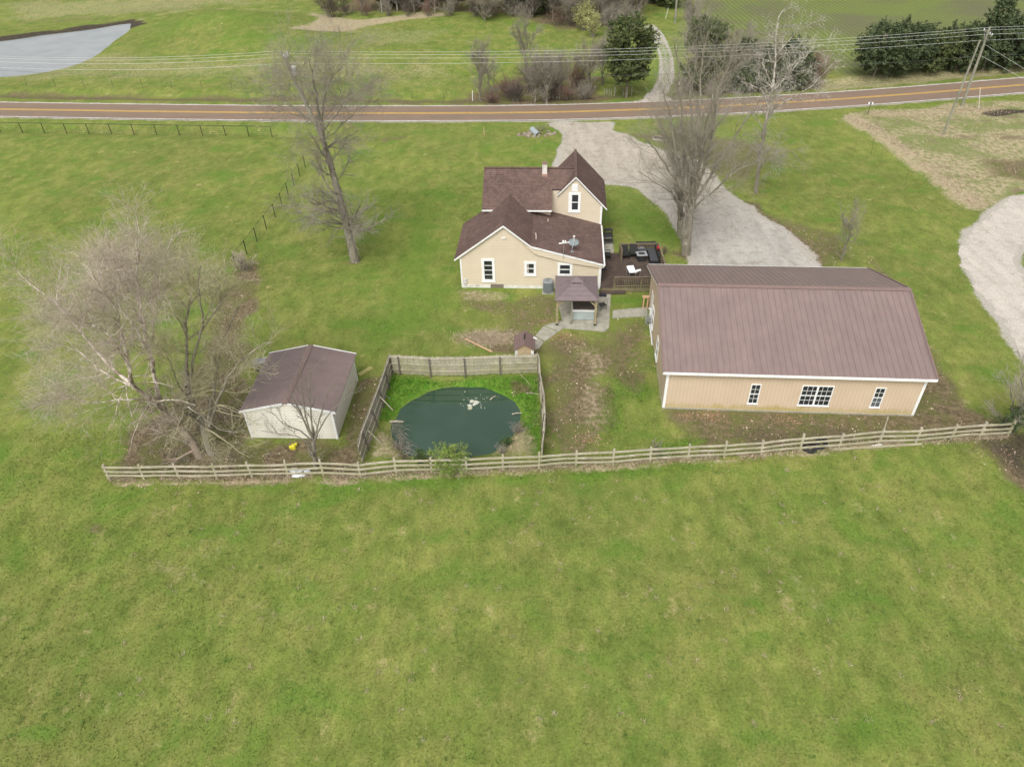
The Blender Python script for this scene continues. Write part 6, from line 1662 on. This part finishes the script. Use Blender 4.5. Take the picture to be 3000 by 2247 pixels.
thing(cv, 'culvert_pipe', mat('culvert_metal', (.34, .38, .40), (.27, .30, .31), 9, .5, .4, .2), (cu_[0], cu_[1], -.05), rad(20), 'pale blue grey culvert pipe end among the stones by the drive', 'culvert', smooth=True, fixn=False)
def stone(r_, seed):
    rg = np.random.default_rng(seed); b = bmesh.new(); bmesh.ops.create_icosphere(b, subdivisions=1, radius=r_)
    for v in b.verts: v.co = Vector((v.co.x * rg.uniform(.75, 1.3), v.co.y * rg.uniform(.7, 1.2), v.co.z * rg.uniform(.45, .8)))
    me = bpy.data.meshes.new('stone'); b.to_mesh(me); b.free(); return me
STM = mat('pale_field_stone', (.30, .25, .20), (.20, .165, .13), 3, .95, .1, .3)
sms = [stone(.22, k) for k in range(5)]
for m_ in sms: m_.materials.append(STM)
for k in range(34):
    t = rng.random(); px, py = 1520 + 105 * t + rng.normal(0, 5), 392 + 7 * math.sin(t * 3) + rng.normal(0, 4)
    P = G(px, py); o = bpy.data.objects.new('stone', sms[k % 5]); COL.objects.link(o); s_ = rng.uniform(.5, 1.4)
    o.location = (P[0], P[1], Hz(P[0], P[1]) + .04); o.scale = (s_, s_, s_); o.rotation_euler = (0, 0, rng.uniform(0, 6))
    tag(o, 'pale rough stone in the heap around the culvert pipe', 'stone', 'stones around the culvert')
pl_ = empty('planter_box', G(1933, 410), rad(-25), 'small square grey edged planter by the gravel under the biggest tree', 'planter')
MB().box(-.75, .75, -.45, -.37, 0, .24).box(-.75, .75, .37, .45, 0, .24).box(-.75, -.67, -.37, .37, 0, .24).box(.67, .75, -.37, .37, 0, .24).build('frame', mat('grey_timber', (.42, .40, .35), (.3, .28, .24), 5), pl_)
MB().box(-.67, .67, -.37, .37, 0, .2).build('soil', mat('dark_soil', (.05, .04, .03), (.08, .06, .045), 9), pl_)
wr = empty('outbuilding', G(1512, 22), rad(15), 'low white roofed outbuilding glimpsed through the far wood', 'building')
MB().box(-2.2, 2.2, -1.5, 1.5, 0, 1.8).build('wall', mat('grey_wall', (.35, .33, .3)), wr); MB().poly([(-2.4, -1.7, 1.8), (-2.4, 1.7, 1.8), (-2.4, 0, 2.6)], (4.8, 0, 0)).build('roof', WHITE2, wr)
for k, (px, py) in enumerate(((768, 1045), (768, 1060))):
    pass
pj = empty('black_cart', G(766, 1078), rad(20), 'small black and grey garden cart half hidden behind the shed', 'cart')
MB().hexa([(-.35, -.25, .3), (.35, -.25, .3), (.35, .25, .3), (-.35, .25, .3)], [(-.5, -.35, .6), (.5, -.35, .6), (.5, .35, .6), (-.5, .35, .6)]).build('tray', mat('cart_grey', (.25, .26, .27), (.2, .2, .21)), pj)
MB().tube([(.4, 0, .5), (.75, 0, .75), (.95, 0, 1.1)], .03, 6).build('handle', BLACKM, pj)
for s_ in (-1, 1): MB().tube([(-.2, s_ * .3, .18), (-.2, s_ * .36, .18)], .18, 14).build('wheel', BLACKR, pj)

# ------------------------------------------------------------------ litter and grass
def scatter(n, poly=None, box=None, rg=None):
    out = np.zeros((0, 2))
    P = np.array(poly) if poly is not None else None
    lo, hi = (P.min(0), P.max(0)) if P is not None else (np.array(box[:2]), np.array(box[2:]))
    while len(out) < n:
        c = rg.uniform(lo, hi, (n * 2, 2))
        if P is not None: c = c[sdf(c, P) < 0]
        out = np.r_[out, c]
    return out[:n]
def in_view(P, z=0, m=60):
    d = np.c_[P, np.full(len(P), z)] - EYE
    x, y, z_ = d @ RT, d @ UP, d @ FW
    u, v = F_PX * x / z_, -F_PX * y / z_
    return (z_ > 0) & (np.abs(u) < 1500 + m) & (np.abs(v) < 1123 + m)
rg = np.random.default_rng(88)
SOLID = [[BO[:2] + (BE1 * s + BE2 * t)[:2] for s, t in ((0, 0), (BL, 0), (BL, BW), (0, BW))],
         [HO[:2] + (HE1 * s + HE2 * t)[:2] for s, t in ((0, 0), (10.9, 0), (10.9, 12.3), (0, 12.3))],
         [SO[:2] + np.array([math.cos(SA) * s - math.sin(SA) * t, math.sin(SA) * s + math.cos(SA) * t]) for s, t in ((0, 0), (SL, 0), (SL, SW), (0, SW))]]
def clear_of(P, gravel=True):
    k = np.ones(len(P), bool)
    for s_ in SOLID + [POND, FARPOND] + ([CAMP, RLOOP] if gravel else []) + [PATIO] + PATHS: k &= sdf(P, s_) > .03
    k &= np.abs(P[:, 1] - np.interp(P[:, 0], ROAD[:, 0], ROAD[:, 1])) > 3.2
    k &= ~((P[:, 0] > 7.2) & (P[:, 0] < 12.6) & (P[:, 1] > 48.6) & (P[:, 1] < 54.7))
    return k
# fallen leaves
n_ = 26000
P = scatter(n_ * 2, box=(-24, 28, 32, 60), rg=rg)
mk = masks(P); w_ = np.clip(mk[:, 0] * 1.0 + .0008, 0, 1) * (.25 + .9 * (vnoise(P, .7, 31) > .5)) * (vnoise(P, 1.9, 33) > .42)
P = P[(rg.random(len(P)) < w_) & clear_of(P)][:n_]
pile = []
for px, py, s_, c_ in ((2085, 1217, .55, 260), (2010, 1221, .3, 60), (1660, 990, .8, 420), (1618, 948, .9, 300), (1725, 1290, .5, 160), (2310, 1226, .6, 200), (1975, 1345, .5, 120), (2180, 1345, .6, 120), (1500, 925, 1.3, 120), (1640, 985, .6, 120), (1930, 990, .7, 150)):
    g_ = G(px, py)[:2]; pile.append(g_ + rg.normal(0, 1, (c_, 2)) * s_ * [1, .55])
pile = np.concatenate(pile); pile = pile[clear_of(pile)]
P = np.r_[P, pile]; orange = np.r_[np.zeros(len(P) - len(pile)), np.ones(len(pile))]
def leaf_cards(P, rg, s0, s1, z0=.01, z1=.05, tilt=.5):
    n = len(P); c = np.c_[P, H(P) + rg.uniform(z0, z1, n)]
    az = rg.uniform(0, 6.283, n); a = np.c_[np.cos(az), np.sin(az), rg.normal(0, tilt * .6, n)]; b = np.c_[-np.sin(az), np.cos(az), rg.normal(0, tilt * .6, n)]
    s = rg.uniform(s0, s1, (n, 1))
    V = np.stack([c - a * s, c - b * s * .6, c + a * s, c + b * s * .6], 1).reshape(-1, 3)
    return V, np.arange(n * 4).reshape(-1, 4)
LF_M = leaf_mat('fallen_leaf', (.17, .12, .075), (.36, .25, .155), (.55, .46, .36))
LF_O = leaf_mat('rusty_fallen_leaf', (.24, .14, .085), (.34, .20, .12), (.44, .30, .20))
k0 = orange < .5
V, F = leaf_cards(P[k0], rg, .025, .075); tag(big_mesh('fallen_leaves', V, F, LF_M, attrs={'tint': np.repeat(rg.random(k0.sum()), 4)}), 'brown fallen leaves scattered over the yard', 'leaves', None, 'stuff')
V, F = leaf_cards(P[~k0], rg, .025, .06); tag(big_mesh('leaf_drifts', V, F, LF_O, attrs={'tint': np.repeat(rg.random((~k0).sum()), 4)}), 'rusty orange leaf drifts by the barn and the concrete path', 'leaves', None, 'stuff')
# grass tufts using the ground's own colours
def tufts(P, rg, h0, h1, w0, w1, lean=.5, m=None, name='grass', label='', attrs=None, blades=2):
    P = np.repeat(P, blades, 0); n = len(P)
    P = P + rg.normal(0, .03, (n, 2))
    c = np.c_[P, H(P) - .01]
    az = rg.uniform(0, 6.283, n); h_ = rg.uniform(h0, h1, n); w = rg.uniform(w0, w1, n)
    s = np.c_[np.cos(az), np.sin(az), np.zeros(n)] * w[:, None]
    l = np.c_[rg.normal(0, lean, n), rg.normal(0, lean, n), np.ones(n)] * h_[:, None]
    V = np.stack([c - s, c + s, c + l], 1).reshape(-1, 3)
    at = cover_attrs(np.repeat(masks(P), 3, 0)) if attrs is None else attrs(n)
    return tag(big_mesh(name, V, np.arange(n * 3).reshape(-1, 3), m or GROUND_M, attrs=at), label, 'grass', None, 'stuff')
P1 = scatter(150000, box=(-30, 12, 30, 34), rg=rg)
P2 = scatter(150000, box=(-46, 30, 46, 70), rg=rg)
P = np.r_[P1, P2]; P = P[in_view(P)]; P = P[clear_of(P)]
mk = masks(P); dens = .55 + .45 * mk[:, 2] - .35 * mk[:, 0]
P = P[rg.random(len(P)) < dens]
tufts(P, rg, .03, .10, .012, .030, .7, name='grass', label='short mown grass blades over the lawn and field')
# long lush grass by the pond and fence
P = scatter(26000, box=(-16, 29, 18, 41), rg=rg); mk = masks(P); P = P[(rg.random(len(P)) < mk[:, 2] * 1.0) & clear_of(P) & (mk[:, 2] > .3)]
tufts(P, rg, .10, .26, .012, .028, .6, name='long_grass', label='long bright green grass around the pond and along the rail fence')
# dead grass: fence foot, meadow thatch, straw heap and tufts
DEAD = leaf_mat('dead_grass', (.26, .20, .13), (.42, .34, .23), (.58, .49, .36))
fence_pts = np.array([G(a, b)[:2] for a, b in fx])
i = rg.integers(0, len(fence_pts) - 1, 9000); t = rg.random((9000, 1))
P = fence_pts[i] * (1 - t) + fence_pts[i + 1] * t + rg.normal(0, 1, (9000, 2)) * [.05, .16]
P = P[vnoise(P, .8, 41) > .35]
Pm = scatter(60000, box=(36, 60, 80, 95), rg=rg); mm = masks(Pm); Pm = Pm[(mm[:, 3] > .4) & (rg.random(len(Pm)) < .03 + .9 * mm[:, 1] + .12 * (vnoise(Pm, .35, 44) > .6))]; Pm = Pm[in_view(Pm) & clear_of(Pm)]
g_ = G(1432, 990)[:2]; Ps = g_ + rg.normal(0, 1, (2600, 2)) * [1.1, .45]
Pb = scatter(5000, box=(-10, 31, 2.5, 40), rg=rg); mb_ = masks(Pb); Pb = Pb[(mb_[:, 1] > .35)]; Pb = Pb[clear_of(Pb)]
def dead(P, h0, h1, w0, w1, name, label, lean=.8, blades=2): return tufts(P, rg, h0, h1, w0, w1, lean, DEAD, name, label, lambda n: {'tint': np.repeat(rg.random(n), 3)}, blades)
dead(P, .06, .24, .008, .02, 'dead_grass', 'pale dead grass along the foot of the rail fence')
dead(Pm, .10, .26, .012, .030, 'meadow_thatch', 'coarse tan thatch covering the rough meadow by the poles', 1.0)
dead(Ps, .05, .22, .008, .02, 'straw_heap', 'spread heap of tan straw beside the orange plank', 1.4)
dead(Pb, .08, .30, .006, .014, 'dead_reeds', 'pale dead reeds on the pond banks', .9)
cl = scatter(150, box=(-20, 14, 22, 31), rg=rg); cl = cl[in_view(cl)]
cl = np.repeat(cl, 16, 0) + rg.normal(0, .07, (len(cl) * 16, 2))
dead(cl, .04, .13, .006, .014, 'dry_tufts', 'small straw coloured tufts dotted over the front field', 1.0)
# broad-leaved weeds and clover clumps in the field
WEED = leaf_mat('field_weeds', (.08, .145, .025), (.105, .175, .032), (.14, .20, .05))
wc = scatter(300, box=(-24, 13, 26, 31), rg=rg); wc = wc[in_view(wc)]; wr_ = rg.uniform(.05, .30, len(wc))
Pw = np.repeat(wc, 34, 0) + rg.normal(0, 1, (len(wc) * 34, 2)) * np.repeat(wr_, 34)[:, None]
V, F = leaf_cards(Pw, rg, .015, .045, .02, .09, .9); tag(big_mesh('field_weeds', V, F, WEED, attrs={'tint': np.repeat(rg.random(len(Pw)), 4)}), 'low dark green weed clumps dotted through the front field', 'weeds', None, 'stuff')
# brushy twigs along the left pond bank
rgb = np.random.default_rng(12)
n_ = 170; t = rgb.random(n_); c0 = np.array([G(1150 + 40 * x, 1240 + 95 * x)[:2] for x in t]) + rgb.normal(0, .18, (n_, 2))
az = rgb.normal(-.1, 1.0, n_); L_ = rgb.uniform(.15, .8, n_)
Pq = np.zeros((n_, 4, 3))
for j in range(4):
    Pq[:, j, 0] = c0[:, 0] + np.cos(az) * L_ * j / 3; Pq[:, j, 1] = c0[:, 1] + np.sin(az) * L_ * j / 3; Pq[:, j, 2] = -.12 + .18 * np.sin(j) + rgb.normal(0, .03, n_)
V, F = tubes([Lv(Pq, np.full((n_, 4), .006))], [3]); tag(big_mesh('twig_heap', V, F, TW_GREY), 'fallen twigs heaped along the left bank of the pond', 'twigs', None, 'stuff')
# small branches shed under the birch
n_ = 900; c0 = np.c_[rgb.normal(-18.5, 2.6, n_), rgb.uniform(30.3, 37, n_)]; c0 = c0[clear_of(c0)]; n_ = len(c0); az = rgb.uniform(0, 6.28, n_); L_ = rgb.uniform(.1, .55, n_)
Pq = np.zeros((n_, 3, 3))
for j in range(3): Pq[:, j, 0] = c0[:, 0] + np.cos(az) * L_ * j / 2; Pq[:, j, 1] = c0[:, 1] + np.sin(az) * L_ * j / 2; Pq[:, j, 2] = .02 + .04 * (j == 1)
V, F = tubes([Lv(Pq, np.full((n_, 3), .008))], [3]); tag(big_mesh('shed_twigs', V, F, TW_PALE), 'small shed twigs littering the ground under the birch', 'twigs', None, 'stuff')
# gravel spilled at the edges of the drives
Pg = np.concatenate([scatter(2600, box=(6, 46, 30, 62), rg=rg), scatter(2600, box=(34, 38, 44, 72), rg=rg), scatter(1500, box=(4, 60, 24, 92), rg=rg)])
dg = np.minimum(np.abs(sdf(Pg, CAMP)), np.abs(sdf(Pg, RLOOP))); Pg = Pg[dg < .7 * rg.random(len(Pg)) + .05]
V, F = leaf_cards(Pg, rg, .02, .05, .015, .03, .2); tag(big_mesh('spilled_gravel', V, F, GRAV2), 'loose pale stones along the edges of the gravel drives', 'gravel', None, 'stuff')
